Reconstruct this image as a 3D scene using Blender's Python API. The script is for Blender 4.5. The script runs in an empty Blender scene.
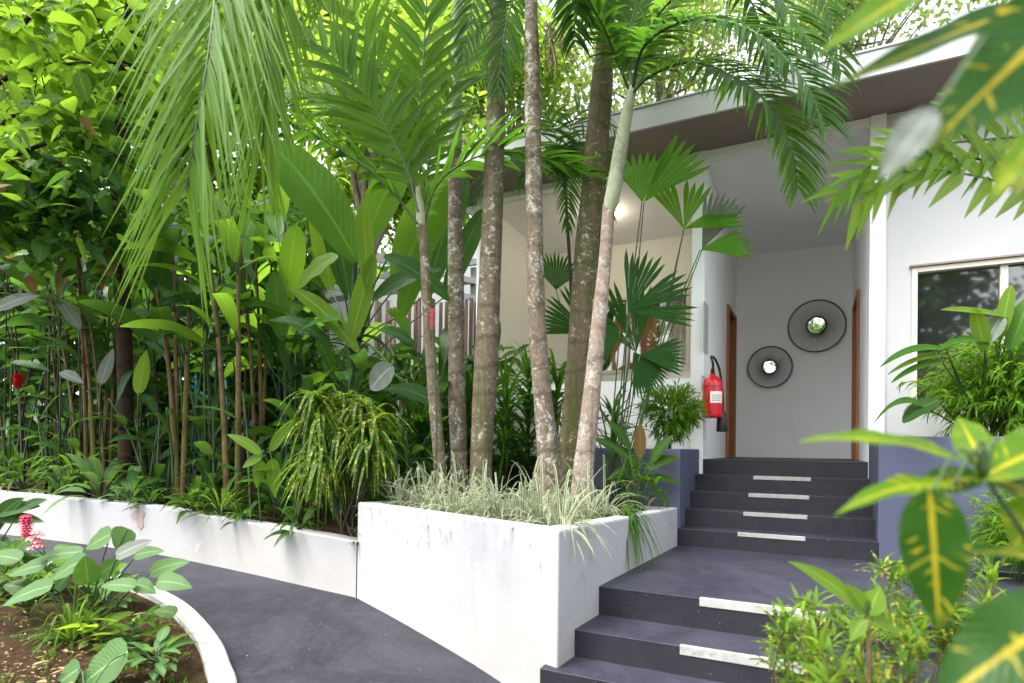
import bpy, math, random
import numpy as np
from mathutils import Vector, Matrix

random.seed(7)
RNG = np.random.default_rng(7)
SC = bpy.context.scene
COL = SC.collection
UP = np.array([0., 0., 1.])

# ------------------------------------------------------------------ camera
YAW, PITCH, ROLL, FPX, VY, EYE = .468, .008, .012, 600.6, 443.2, 1.524


def ray(px, py):
    u = (px - 512) / FPX
    v = (VY - py) / FPX
    c, s = math.cos(ROLL), math.sin(ROLL)
    u, v = u * c - v * s, u * s + v * c
    d = math.cos(PITCH) - v * math.sin(PITCH)
    z = math.sin(PITCH) + v * math.cos(PITCH)
    return np.array([u * math.cos(YAW) - d * math.sin(YAW), u * math.sin(YAW) + d * math.cos(YAW), z])


CAM = np.array([0., 0., EYE])


def atD(px, py, d): return CAM + ray(px, py) * d
def atY(px, py, y): r = ray(px, py); return CAM + r * (y / r[1])
def atX(px, py, x): r = ray(px, py); return CAM + r * (x / r[0])
def atZ(px, py, z): r = ray(px, py); return CAM + r * ((z - EYE) / r[2])


cam_d = bpy.data.cameras.new('camera')
cam = bpy.data.objects.new('camera', cam_d)
COL.objects.link(cam)
fw = ray(512, VY)
rt = ray(512 + FPX, VY) - fw
upv = ray(512, VY - FPX) - fw
M = Matrix(((rt[0], upv[0], -fw[0], 0), (rt[1], upv[1], -fw[1], 0), (rt[2], upv[2], -fw[2], EYE), (0, 0, 0, 1)))
cam.matrix_world = M
cam_d.sensor_width = 36
cam_d.lens = 36 * FPX / 1024
cam_d.shift_y = (VY - 341.5) / 1024
cam_d.clip_end = 1000
cam_d.clip_start = .05
cam_d.dof.use_dof = True
cam_d.dof.focus_distance = 5.6
cam_d.dof.aperture_fstop = 1.7
SC.camera = cam

# ------------------------------------------------------------------ sky, sun, exposure
SUN_EL, SUN_AZ = 62, 215      # azimuth clockwise from +Y
world = bpy.data.worlds.new('World')
SC.world = world
world.use_nodes = True
nt = world.node_tree
bg = nt.nodes['Background']
sky = nt.nodes.new('ShaderNodeTexSky')
sky.sky_type = 'NISHITA'
sky.sun_disc = False
sky.sun_elevation = math.radians(SUN_EL)
sky.sun_rotation = math.radians(SUN_AZ)
sky.air_density = 1.0
sky.dust_density = 4.0
sky.ozone_density = 1.0
hs = nt.nodes.new('ShaderNodeHueSaturation')
hs.inputs['Saturation'].default_value = .3
nt.links.new(sky.outputs[0], hs.inputs['Color'])
nt.links.new(hs.outputs[0], bg.inputs['Color'])
bg.inputs['Strength'].default_value = .15

sun_d = bpy.data.lights.new('sun', 'SUN')
sun_d.energy = .6
sun_d.angle = math.radians(14)
sun_d.color = (1, .95, .87)
sun = bpy.data.objects.new('sun', sun_d)
COL.objects.link(sun)
az, el = math.radians(SUN_AZ), math.radians(SUN_EL)
sdir = Vector((math.sin(az) * math.cos(el), math.cos(az) * math.cos(el), math.sin(el)))
sun.rotation_euler = (-sdir).to_track_quat('-Z', 'Y').to_euler()
sun.location = (0, 0, 12)

vs = SC.view_settings
vs.view_transform = 'Standard'
vs.look = 'None'
vs.gamma = 1
vs.exposure = 2.52
SC.cycles.max_bounces = 12
SC.cycles.diffuse_bounces = 8
SC.cycles.transmission_bounces = 6
SC.cycles.transparent_max_bounces = 8
SC.cycles.use_denoising = True

# ------------------------------------------------------------------ object helpers
ORG = {}


def tag(o, label=None, cat=None, group=None, kind=None):
    if label: o['label'] = label
    if cat: o['category'] = cat
    if group: o['group'] = group
    if kind: o['kind'] = kind
    return o


def thing(name, label, cat, loc, group=None):
    o = bpy.data.objects.new(name, None)
    o.empty_display_size = .1
    COL.objects.link(o)
    loc = np.array(loc, float)
    o.location = loc
    ORG[o.name] = loc
    return tag(o, label, cat, group)


class MB:
    """collects vertices and faces in world coordinates, links them as one mesh object"""
    def __init__(self):
        self.v, self.f, self.uv, self.n = [], [], [], 0

    def add(self, V, F, uv=None, mat=0, smooth=True):
        V = np.asarray(V, float).reshape(-1, 3)
        self.v.append(V)
        self.uv.append(np.zeros((len(V), 2)) if uv is None else np.asarray(uv, float))
        if isinstance(F, np.ndarray):
            self.f.append((F + self.n, mat, smooth))
        else:
            by = {}
            for q in F: by.setdefault(len(q), []).append(q)
            for q in by.values(): self.f.append((np.array(q) + self.n, mat, smooth))
        self.n += len(V)

    def box(self, x0, x1, y0, y1, z0, z1, mat=0):
        v = [(x, y, z) for z in (z0, z1) for y in (y0, y1) for x in (x0, x1)]
        self.add(v, [(0, 2, 3, 1), (4, 5, 7, 6), (0, 1, 5, 4), (2, 6, 7, 3), (0, 4, 6, 2), (1, 3, 7, 5)], mat=mat, smooth=False)

    def prism(self, poly, z0, z1, mat=0):
        """vertical prism over a counter-clockwise polygon; z1 may be a list"""
        n = len(poly)
        z1 = z1 if hasattr(z1, '__len__') else [z1] * n
        z0 = z0 if hasattr(z0, '__len__') else [z0] * n
        v = [(p[0], p[1], z) for p, z in zip(poly, z0)] + [(p[0], p[1], z) for p, z in zip(poly, z1)]
        f = [tuple(reversed(range(n))), tuple(range(n, 2 * n))] + [(i, (i + 1) % n, n + (i + 1) % n, n + i) for i in range(n)]
        self.add(v, f, mat=mat, smooth=False)

    def bar(self, a, b, w, h, mat=0, up=(0, 0, 1)):
        a, b = np.array(a, float), np.array(b, float)
        t = (b - a) / np.linalg.norm(b - a)
        s = np.cross(t, up); s /= np.linalg.norm(s)
        u = np.cross(s, t)
        v = [p + s * i * w / 2 + u * j * h / 2 for p in (a, b) for i, j in ((-1, -1), (1, -1), (1, 1), (-1, 1))]
        self.add(v, [(3, 2, 1, 0), (4, 5, 6, 7)] + [(i, (i + 1) % 4, 4 + (i + 1) % 4, 4 + i) for i in range(4)], mat=mat, smooth=False)

    def tube(self, pts, rad, n=8, mat=0, cap=True):
        P = np.array(pts, float)
        k = len(P)
        R = np.ones(k) * np.array(rad, float)
        T = np.gradient(P, axis=0)
        T /= np.linalg.norm(T, axis=1)[:, None] + 1e-12
        ref = np.array([.31, .95, .07]) if abs(T[0][2]) > .6 else np.array([.05, .02, 1.])
        S = np.cross(T, ref); S /= np.linalg.norm(S, axis=1)[:, None] + 1e-12
        B = np.cross(T, S)
        a = np.linspace(0, 2 * np.pi, n, endpoint=False)
        V = P[:, None] + R[:, None, None] * (np.cos(a)[None, :, None] * S[:, None] + np.sin(a)[None, :, None] * B[:, None])
        L = np.r_[0, np.cumsum(np.linalg.norm(np.diff(P, axis=0), axis=1))]
        uv = np.stack([np.tile(a / (2 * np.pi), (k, 1)), np.tile(L[:, None], (1, n))], -1).reshape(-1, 2)
        i, j = np.meshgrid(np.arange(k - 1), np.arange(n), indexing='ij')
        F = np.stack([i * n + j, i * n + (j + 1) % n, (i + 1) * n + (j + 1) % n, (i + 1) * n + j], -1).reshape(-1, 4)
        m = self.n
        self.add(V.reshape(-1, 3), F, uv, mat)
        if cap:
            self.f.append((np.array([[m + (k - 1) * n + q for q in range(n)]]), mat, False))
            self.f.append((np.array([[m + q for q in reversed(range(n))]]), mat, False))

    def lathe(self, center, prof, n=24, mat=0, axis=(0, 0, 1)):
        """prof: list of (radius, height)"""
        ax = np.array(axis, float); ax /= np.linalg.norm(ax)
        s = np.cross(ax, (0.3, .9, .1)); s /= np.linalg.norm(s)
        b = np.cross(ax, s)
        c = np.array(center, float)
        a = np.linspace(0, 2 * np.pi, n, endpoint=False)
        V = np.array([c + ax * h + r * (math.cos(t) * s + math.sin(t) * b) for r, h in prof for t in a])
        k = len(prof)
        i, j = np.meshgrid(np.arange(k - 1), np.arange(n), indexing='ij')
        F = np.stack([i * n + j, i * n + (j + 1) % n, (i + 1) * n + (j + 1) % n, (i + 1) * n + j], -1).reshape(-1, 4)
        self.add(V, F, None, mat)

    def build(self, name, mats, parent=None, loc=None, bevel=0):
        V = np.concatenate(self.v)
        uv = np.concatenate(self.uv)
        o3 = np.zeros(3)
        if parent is not None: o3 = ORG[parent.name]
        elif loc is not None: o3 = np.array(loc, float)
        V = V - o3
        me = bpy.data.meshes.new(name)
        me.vertices.add(len(V))
        me.vertices.foreach_set('co', V.ravel())
        lv = np.concatenate([f.ravel() for f, _, _ in self.f]).astype(np.int32)
        sizes = np.concatenate([np.full(len(f), f.shape[1]) for f, _, _ in self.f]).astype(np.int32)
        mi = np.concatenate([np.full(len(f), m) for f, m, _ in self.f]).astype(np.int32)
        sm = np.concatenate([np.full(len(f), s) for f, _, s in self.f]).astype(bool)
        me.loops.add(len(lv)); me.loops.foreach_set('vertex_index', lv)
        me.polygons.add(len(sizes))
        me.polygons.foreach_set('loop_start', np.r_[0, np.cumsum(sizes)[:-1]].astype(np.int32))
        me.polygons.foreach_set('material_index', mi)
        me.polygons.foreach_set('use_smooth', sm)
        ul = me.uv_layers.new(name='UVMap')
        me.update(calc_edges=True)
        ul.data.foreach_set('uv', uv[lv].ravel())
        me.validate()
        for m in (mats if isinstance(mats, (list, tuple)) else [mats]): me.materials.append(m)
        o = bpy.data.objects.new(name, me)
        COL.objects.link(o)
        if parent is not None:
            o.parent = parent
            ORG[o.name] = o3
        else:
            o.location = o3
            ORG[o.name] = o3
        if bevel:
            b = o.modifiers.new('bevel', 'BEVEL'); b.width = bevel; b.segments = 2; b.limit_method = 'ANGLE'
        return o


def copy_tree(o, parent=None):
    c = o.copy(); COL.objects.link(c)
    if parent is not None: c.parent = parent
    for ch in list(o.children): copy_tree(ch, c)
    return c


def norm(v): v = np.asarray(v, float); return v / (np.linalg.norm(v, axis=-1, keepdims=True) + 1e-12)


def catmull(ctrl, n=32):
    P = np.array(ctrl, float)
    if len(P) == 2: return P[0] + (P[1] - P[0]) * np.linspace(0, 1, n)[:, None]
    Q = np.vstack([2 * P[0] - P[1], P, 2 * P[-1] - P[-2]])
    out = []
    for t in np.linspace(0, len(P) - 1 - 1e-6, n):
        i = int(t); u = t - i
        a, b, c, d = Q[i:i + 4]
        out.append(.5 * (2 * b + (c - a) * u + (2 * a - 5 * b + 4 * c - d) * u * u + (3 * b - a - 3 * c + d) * u ** 3))
    return np.array(out)


PROF = {
    'lance': lambda t: np.sin(np.pi * np.clip(t, 0, 1) ** .8) ** .9,
    'ovate': lambda t: np.clip(2.05 * t ** .55 * (1 - t) ** .85, 0, 1),
    'strap': lambda t: np.minimum(1, .35 + 5 * t) * (1 - t ** 4),
    'paddle': lambda t: np.minimum(np.sin(np.pi * np.clip(t * .97 + .02, 0, 1)) ** .55, 1),
    'wedge': lambda t: np.where(t < .78, t / .78, (1 - t) / .22 * .96 + .04),
    'leaflet': lambda t: np.minimum(1, .4 + 4 * t) * (1 - t ** 2.2),
    'heart': lambda t: np.clip(1.75 * (t + .012) ** .34 * (1 - t) ** .8, 0, 1),
}


def leaves(mb, base, d, side, L, W, droop=.25, fold=.2, seg=5, prof='lance', mat=0, wave=0, curl=0):
    base = np.atleast_2d(np.asarray(base, float)); N = len(base)
    d = norm(np.broadcast_to(d, (N, 3))); side = norm(np.broadcast_to(side, (N, 3)))
    L = np.broadcast_to(L, N).astype(float); W = np.broadcast_to(W, N).astype(float)
    droop = np.broadcast_to(droop, N).astype(float); fold = np.broadcast_to(fold, N).astype(float)
    t = np.linspace(0, 1, seg + 1)
    w = np.maximum(PROF[prof](t), .03)
    c = base[:, None] + d[:, None] * (L[:, None] * t)[:, :, None]
    c[:, :, 2] -= (L * droop)[:, None] * t ** 2
    # keep the length
    st = np.linalg.norm(np.diff(c, axis=1), axis=2).sum(1)
    c = base[:, None] + (c - base[:, None]) * (L / st)[:, None, None]
    T = np.broadcast_to(d[:, None], c.shape).copy()
    T[:, :, 2] -= 2 * droop[:, None] * t
    n = norm(np.cross(side[:, None], T))
    hw = (W[:, None] * w[None]) / 2
    off = side[:, None] * hw[:, :, None]
    lift = n * (hw * fold[:, None])[:, :, None]
    if wave:
        ph = RNG.uniform(0, 6.28, N)
        wv = n * (hw * wave * np.sin(ph[:, None] + t[None] * 17))[:, :, None]
        wv2 = n * (hw * wave * np.sin(ph[:, None] + 2 + t[None] * 19))[:, :, None]
    else:
        wv = wv2 = 0
    V = np.stack([c - off + lift + wv, c, c + off + lift + wv2], 2)  # N,seg+1,3,3
    uv = np.zeros((N, seg + 1, 3, 2))
    uv[..., 0] = np.array([0, .5, 1])
    uv[..., 1] = t[None, :, None]
    k = 3 * (seg + 1)
    i, j = np.meshgrid(np.arange(seg), np.arange(2), indexing='ij')
    q = np.stack([i * 3 + j, i * 3 + j + 1, (i + 1) * 3 + j + 1, (i + 1) * 3 + j], -1).reshape(-1, 4)
    F = (q[None] + (np.arange(N) * k)[:, None, None]).reshape(-1, 4)
    mb.add(V.reshape(-1, 3), F, uv.reshape(-1, 2), mat)


def perp(d, roll=0):
    d = norm(np.atleast_2d(d))
    s = np.cross(d, UP)
    bad = np.linalg.norm(s, axis=1) < 1e-3
    s[bad] = (1, 0, 0)
    s = norm(s)
    b = np.cross(s, d)
    r = np.broadcast_to(roll, len(d))[:, None]
    return s * np.cos(r) + b * np.sin(r)


def frond(mb, ctrl, n=30, L=.5, W=.035, droop=.25, vee=.25, a0=25, a1=60, r0=.012, start=.12, fold=.25, up=UP, mat=0, rmat=1, seg=5,
          plumose=0, tipL=.45, jit=.08):
    P = catmull(ctrl, 40)
    s = np.r_[0, np.cumsum(np.linalg.norm(np.diff(P, axis=0), axis=1))]; s /= s[-1]
    mb.tube(P, np.interp(s, [0, 1], [r0, r0 * .22]), 6, rmat, cap=False)
    q = np.linspace(start, 1, n)
    for sg in (-1, 1):
        u = np.clip(q + RNG.normal(0, .25 / n, n), start * .9, 1)
        B = np.stack([np.interp(u, s, P[:, k]) for k in range(3)], 1)
        Tn = norm(np.stack([np.interp(u, s, np.gradient(P[:, k])) for k in range(3)], 1))
        S = norm(np.cross(Tn, np.broadcast_to(up, Tn.shape)))
        Nn = np.cross(S, Tn)
        a = np.radians(a0 + (a1 - a0) * u + RNG.normal(0, 4, n))[:, None]
        v = vee + RNG.normal(0, jit, n) + plumose * RNG.uniform(-1, 1, n)
        dd = norm(S * sg * np.cos(a) + Tn * np.sin(a) + Nn * v[:, None] + RNG.normal(0, jit * .6, (n, 3)))
        x = (u - start) / (1 - start)
        LL = L * (1 - .45 * (1 - np.clip(x / .3, 0, 1)) ** 1.5) * (1 - (1 - tipL) * np.clip((x - .4) / .6, 0, 1) ** 1.6) * RNG.uniform(.9, 1.08, n)
        sd = np.cross(dd, Nn)
        leaves(mb, B, dd, sd, LL, W * (.75 + .5 * LL / L) * .8, droop * RNG.uniform(.7, 1.3, n), fold, seg, 'leaflet', mat)


def fan(mb, hub, d, nrm, R, spread=150, n=14, droop=.1, fold=.3, gaps=(), mat=0):
    d = norm(np.asarray(d, float)); nrm = norm(np.asarray(nrm, float))
    B = norm(np.cross(nrm, d)); d = np.cross(B, nrm)
    a = np.radians(np.linspace(-spread / 2, spread / 2, n))
    da = np.radians(spread) / (n - 1)
    for g in gaps:   # splits between the lobes
        a = np.where(a > math.radians(g), a + .1, a)
    ca, sa = np.cos(a)[:, None], np.sin(a)[:, None]
    dd = d * ca + B * sa
    ss = -d * sa + B * ca
    LL = R * (.78 + .22 * np.cos(a)) * RNG.uniform(.93, 1.04, n)
    leaves(mb, np.repeat(np.array([hub]), n, 0), dd, ss, LL, 2 * LL * .78 * math.tan(da / 2) * 1.02, droop, fold, 7, 'wedge', mat)


def scatter_leaves(mb, pts, n, spread, L, W, down=.3, droop=.25, prof='ovate', mat=0, fold=.15, seg=4, roll=.9, bias=None):
    """n leaves around random points of pts"""
    idx = RNG.integers(0, len(pts), n)
    b = pts[idx] + RNG.normal(0, 1, (n, 3)) * np.asarray(spread)
    d = RNG.normal(0, 1, (n, 3)); d[:, 2] = d[:, 2] * .5 - down
    if bias is not None: d += np.asarray(bias)
    d = norm(d)
    k = RNG.uniform(.65, 1.2, n)
    leaves(mb, b, d, perp(d, RNG.normal(0, roll, n)), L * k, W * k, droop, fold, seg, prof, mat)


# ------------------------------------------------------------------ materials
def mat(name):
    m = bpy.data.materials.new(name); m.use_nodes = True
    t = m.node_tree
    return m, t, t.nodes, t.links, t.nodes['Principled BSDF']


def ramp(n, stops):
    r = n.new('ShaderNodeValToRGB')
    while len(r.color_ramp.elements) < len(stops): r.color_ramp.elements.new(.5)
    for e, (p, c) in zip(r.color_ramp.elements, stops): e.position = p; e.color = (*c, 1) if len(c) == 3 else c
    return r


def noise(n, l, scale, detail=6, rough=.6, vec=None, dist=0):
    x = n.new('ShaderNodeTexNoise'); x.inputs['Scale'].default_value = scale; x.inputs['Detail'].default_value = detail
    x.inputs['Roughness'].default_value = rough; x.inputs['Distortion'].default_value = dist
    if vec is not None: l.new(vec, x.inputs['Vector'])
    return x


def math_n(n, l, op, a, b=None, clamp=False):
    x = n.new('ShaderNodeMath'); x.operation = op; x.use_clamp = clamp
    for i, v in enumerate((a, b)):
        if v is None: continue
        if isinstance(v, (int, float)): x.inputs[i].default_value = v
        else: l.new(v, x.inputs[i])
    return x.outputs[0]


def mixc(n, l, f, a, b, mode='MIX'):
    x = n.new('ShaderNodeMix'); x.data_type = 'RGBA'; x.blend_type = mode
    for i, v in ((0, f), (6, a), (7, b)):
        if isinstance(v, (int, float)): x.inputs[i].default_value = v
        elif isinstance(v, tuple): x.inputs[i].default_value = (*v, 1)
        else: l.new(v, x.inputs[i])
    return x.outputs[2]


def plain(name, c, rough=.5, metal=0, spec=.5, var=.0, scale=20):
    m, t, n, l, p = mat(name)
    p.inputs['Base Color'].default_value = (*c, 1)
    p.inputs['Roughness'].default_value = rough
    p.inputs['Metallic'].default_value = metal
    p.inputs['Specular IOR Level'].default_value = spec
    if var:
        tc = n.new('ShaderNodeTexCoord')
        ns = noise(n, l, scale, 5, .6, tc.outputs['Object'])
        l.new(mixc(n, l, ns.outputs['Fac'], tuple(x * (1 - var) for x in c), tuple(min(1, x * (1 + var)) for x in c)), p.inputs['Base Color'])
    return m


def leafmat(name, c1, c2, tr, tw=.45, rough=.45, style=None, yellow=(.5, .42, .03), spec=.14, old=0.):
    c1, c2, tr = [tuple(x * q for x in c) for c, q in ((c1, .82), (c2, .82), (tr, .8))]
    """c1..c2: colour differs leaf by leaf; tr: colour of light coming through"""
    m, t, n, l, p = mat(name)
    g = n.new('ShaderNodeNewGeometry')
    rnd = g.outputs['Random Per Island']
    col = mixc(n, l, rnd, c1, c2)
    tc = n.new('ShaderNodeTexCoord')
    sep = n.new('ShaderNodeSeparateXYZ'); l.new(tc.outputs['UV'], sep.inputs[0])
    u, v = sep.outputs[0], sep.outputs[1]
    au = math_n(n, l, 'ABSOLUTE', math_n(n, l, 'SUBTRACT', u, .5))
    ns = noise(n, l, 9, 4, .6, tc.outputs['Object'])
    col = mixc(n, l, math_n(n, l, 'MULTIPLY', ns.outputs['Fac'], .55), col, tuple(x * .45 for x in c1))
    trc = tr
    if old:   # a few yellowed leaves
        k = math_n(n, l, 'GREATER_THAN', rnd, 1 - old)
        col = mixc(n, l, k, col, (.16, .10, .035))
        trc = mixc(n, l, k, tr, (.22, .13, .03))
    veins = None
    if style in (None, 'ribs'):
        veins = math_n(n, l, 'LESS_THAN', au, .035)
        col = mixc(n, l, math_n(n, l, 'MULTIPLY', veins, .5), col, tuple(min(.5, x * 2.2 + .03) for x in c2))
        if style == 'ribs':
            w = math_n(n, l, 'FRACT', math_n(n, l, 'SUBTRACT', math_n(n, l, 'MULTIPLY', v, 16.), math_n(n, l, 'MULTIPLY', au, 5.)))
            k = math_n(n, l, 'LESS_THAN', w, .18)
            col = mixc(n, l, math_n(n, l, 'MULTIPLY', k, .35), col, tuple(x * 1.6 for x in c2))
    elif style == 'croton':
        n2 = noise(n, l, 11, 3, .5, tc.outputs['Object'])
        mid = math_n(n, l, 'LESS_THAN', au, math_n(n, l, 'MULTIPLY', n2.outputs['Fac'], .09))
        w = math_n(n, l, 'FRACT', math_n(n, l, 'ADD', math_n(n, l, 'SUBTRACT', math_n(n, l, 'MULTIPLY', v, 11.), math_n(n, l, 'MULTIPLY', au, 2.6)), math_n(n, l, 'MULTIPLY', n2.outputs['Fac'], 1.2)))
        n3 = noise(n, l, 24, 3, .5, tc.outputs['Object'])
        th = math_n(n, l, 'MULTIPLY', math_n(n, l, 'SUBTRACT', n3.outputs['Fac'], .50), 1.9)
        k = math_n(n, l, 'LESS_THAN', w, th)
        k = math_n(n, l, 'MAXIMUM', k, mid)
        n4 = noise(n, l, 40, 3, .6, tc.outputs['Object'])
        k = math_n(n, l, 'MULTIPLY', k, math_n(n, l, 'ADD', math_n(n, l, 'MULTIPLY', n4.outputs['Fac'], .7), .45), True)
        col = mixc(n, l, math_n(n, l, 'MULTIPLY', k, .9), col, yellow)
        trc = mixc(n, l, k, tr, tuple(min(.8, x * 1.2) for x in yellow))
    elif style == 'flecks':
        n2 = noise(n, l, 38, 3, .6, tc.outputs['Object'])
        k = math_n(n, l, 'GREATER_THAN', n2.outputs['Fac'], .575)
        col = mixc(n, l, math_n(n, l, 'MULTIPLY', k, .8), col, yellow)
        trc = mixc(n, l, k, tr, yellow)
    elif style == 'margin':
        k = math_n(n, l, 'GREATER_THAN', au, .24)
        col = mixc(n, l, k, col, yellow)
        trc = mixc(n, l, k, tr, yellow)
    l.new(col, p.inputs['Base Color'])
    p.inputs['Roughness'].default_value = rough
    p.inputs['Specular IOR Level'].default_value = spec
    tb = n.new('ShaderNodeBsdfTranslucent')
    if isinstance(trc, tuple): tb.inputs[0].default_value = (*trc, 1)
    else: l.new(trc, tb.inputs[0])
    mx = n.new('ShaderNodeMixShader'); mx.inputs[0].default_value = tw
    l.new(p.outputs[0], mx.inputs[1]); l.new(tb.outputs[0], mx.inputs[2])
    out = n['Material Output']
    l.new(mx.outputs[0], out.inputs['Surface'])
    bp = n.new('ShaderNodeBump'); bp.inputs['Strength'].default_value = .12; bp.inputs['Distance'].default_value = .01
    wv = math_n(n, l, 'SINE', math_n(n, l, 'MULTIPLY', math_n(n, l, 'SUBTRACT', v, math_n(n, l, 'MULTIPLY', au, .5)), 90.))
    l.new(wv, bp.inputs['Height']); l.new(bp.outputs[0], p.inputs['Normal'])
    return m


def barkmat(name, c1, c2, lichen=.5, ring=34., moss=0., white=(.55, .53, .48)):
    m, t, n, l, p = mat(name)
    tc = n.new('ShaderNodeTexCoord')
    ob = tc.outputs['Object']
    uvs = n.new('ShaderNodeSeparateXYZ'); l.new(tc.outputs['UV'], uvs.inputs[0])
    ns = noise(n, l, 11, 10, .75, ob)
    rr = ramp(n, [(.3, c1), (.68, c2)]); l.new(ns.outputs['Fac'], rr.inputs[0])
    col = rr.outputs[0]
    # thin leaf scars round the trunk, broken up
    wob = noise(n, l, 3.5, 4, .6, ob)
    rg = math_n(n, l, 'SINE', math_n(n, l, 'ADD', math_n(n, l, 'MULTIPLY', uvs.outputs[1], ring * 3.4), math_n(n, l, 'MULTIPLY', wob.outputs['Fac'], 9.)))
    rk = math_n(n, l, 'GREATER_THAN', rg, .86)
    rb = noise(n, l, 9, 5, .7, ob)
    rk = math_n(n, l, 'MULTIPLY', rk, math_n(n, l, 'MULTIPLY', rb.outputs['Fac'], .65))
    col = mixc(n, l, rk, col, tuple(x * .4 for x in c1))
    if moss:   # moss and damp run down in streaks
        mp = n.new('ShaderNodeMapping'); mp.inputs['Scale'].default_value = (6, 6, .55); l.new(ob, mp.inputs[0])
        mn = noise(n, l, 1.6, 9, .72, mp.outputs[0], .3)
        mr = ramp(n, [(.56 - moss * .14, (0, 0, 0)), (.66 - moss * .08, (1, 1, 1))]); l.new(mn.outputs['Fac'], mr.inputs[0])
        mg = noise(n, l, 45, 4, .7, ob)
        mc = mixc(n, l, mg.outputs['Fac'], (.032, .042, .010), (.10, .125, .025))
        col = mixc(n, l, math_n(n, l, 'MULTIPLY', mr.outputs[0], .85), col, mc)
    if lichen:
        l1 = noise(n, l, 7, 12, .78, ob, .5)
        l2 = noise(n, l, 34, 6, .7, ob, .3)
        k = math_n(n, l, 'ADD', math_n(n, l, 'MULTIPLY', l1.outputs['Fac'], .62), math_n(n, l, 'MULTIPLY', l2.outputs['Fac'], .38))
        lo = .66 - lichen * .205
        lr = ramp(n, [(lo, (0, 0, 0)), (lo + .06, (1, 1, 1))]); l.new(k, lr.inputs[0])
        wn = noise(n, l, 60, 4, .7, ob)
        wc = mixc(n, l, wn.outputs['Fac'], tuple(x * .6 for x in white), white)
        col = mixc(n, l, math_n(n, l, 'MULTIPLY', lr.outputs[0], .88), col, wc)
    l.new(col, p.inputs['Base Color'])
    p.inputs['Roughness'].default_value = .92
    p.inputs['Specular IOR Level'].default_value = .12
    bp = n.new('ShaderNodeBump'); bp.inputs['Strength'].default_value = .7; bp.inputs['Distance'].default_value = .015
    l.new(math_n(n, l, 'ADD', math_n(n, l, 'MULTIPLY', rk, -.8), math_n(n, l, 'MULTIPLY', ns.outputs['Fac'], 1.8)), bp.inputs['Height'])
    l.new(bp.outputs[0], p.inputs['Normal'])
    return m


def stucco(name, c, dirt=(.42, .41, .38), amt=.5, bump=.25, rough=.75, low=None):
    m, t, n, l, p = mat(name)
    tc = n.new('ShaderNodeTexCoord')
    n1 = noise(n, l, 1.3, 8, .62, tc.outputs['Object'])
    r1 = ramp(n, [(.48, (0, 0, 0)), (.8, (1, 1, 1))]); l.new(n1.outputs['Fac'], r1.inputs[0])
    mp = n.new('ShaderNodeMapping'); mp.inputs['Scale'].default_value = (7, 7, .8); l.new(tc.outputs['Object'], mp.inputs[0])
    n2 = noise(n, l, 1.0, 6, .6, mp.outputs[0])
    r2 = ramp(n, [(.55, (0, 0, 0)), (.85, (1, 1, 1))]); l.new(n2.outputs['Fac'], r2.inputs[0])
    k = math_n(n, l, 'MULTIPLY', math_n(n, l, 'ADD', r1.outputs[0], math_n(n, l, 'MULTIPLY', r2.outputs[0], .6), True), amt)
    col = mixc(n, l, k, c, dirt)
    if low is not None:   # splash stains near the foot: a real band of dirt along the ground
        g = n.new('ShaderNodeNewGeometry'); s = n.new('ShaderNodeSeparateXYZ'); l.new(g.outputs['Position'], s.inputs[0])
        h = math_n(n, l, 'SUBTRACT', s.outputs[2], math_n(n, l, 'MULTIPLY', n1.outputs['Fac'], .55))
        mr = n.new('ShaderNodeMapRange'); mr.inputs[1].default_value = low[0]; mr.inputs[2].default_value = low[1]
        mr.inputs[3].default_value = .55; mr.inputs[4].default_value = 0
        l.new(h, mr.inputs[0])
        col = mixc(n, l, mr.outputs[0], col, (.36, .34, .30))
        n3 = noise(n, l, 3.1, 3, .5, tc.outputs['Object'])
        r3 = ramp(n, [(.70, (0, 0, 0)), (.715, (1, 1, 1))]); l.new(n3.outputs['Fac'], r3.inputs[0])
        col = mixc(n, l, math_n(n, l, 'MULTIPLY', r3.outputs[0], .7), col, (.46, .40, .38))
    l.new(col, p.inputs['Base Color'])
    p.inputs['Roughness'].default_value = rough
    p.inputs['Specular IOR Level'].default_value = .25
    n4 = noise(n, l, 60, 6, .7, tc.outputs['Object'])
    n5 = noise(n, l, 6, 4, .6, tc.outputs['Object'])
    bp = n.new('ShaderNodeBump'); bp.inputs['Strength'].default_value = bump; bp.inputs['Distance'].default_value = .012
    l.new(math_n(n, l, 'ADD', n4.outputs['Fac'], math_n(n, l, 'MULTIPLY', n5.outputs['Fac'], 2.)), bp.inputs['Height'])
    l.new(bp.outputs[0], p.inputs['Normal'])
    return m


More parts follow.
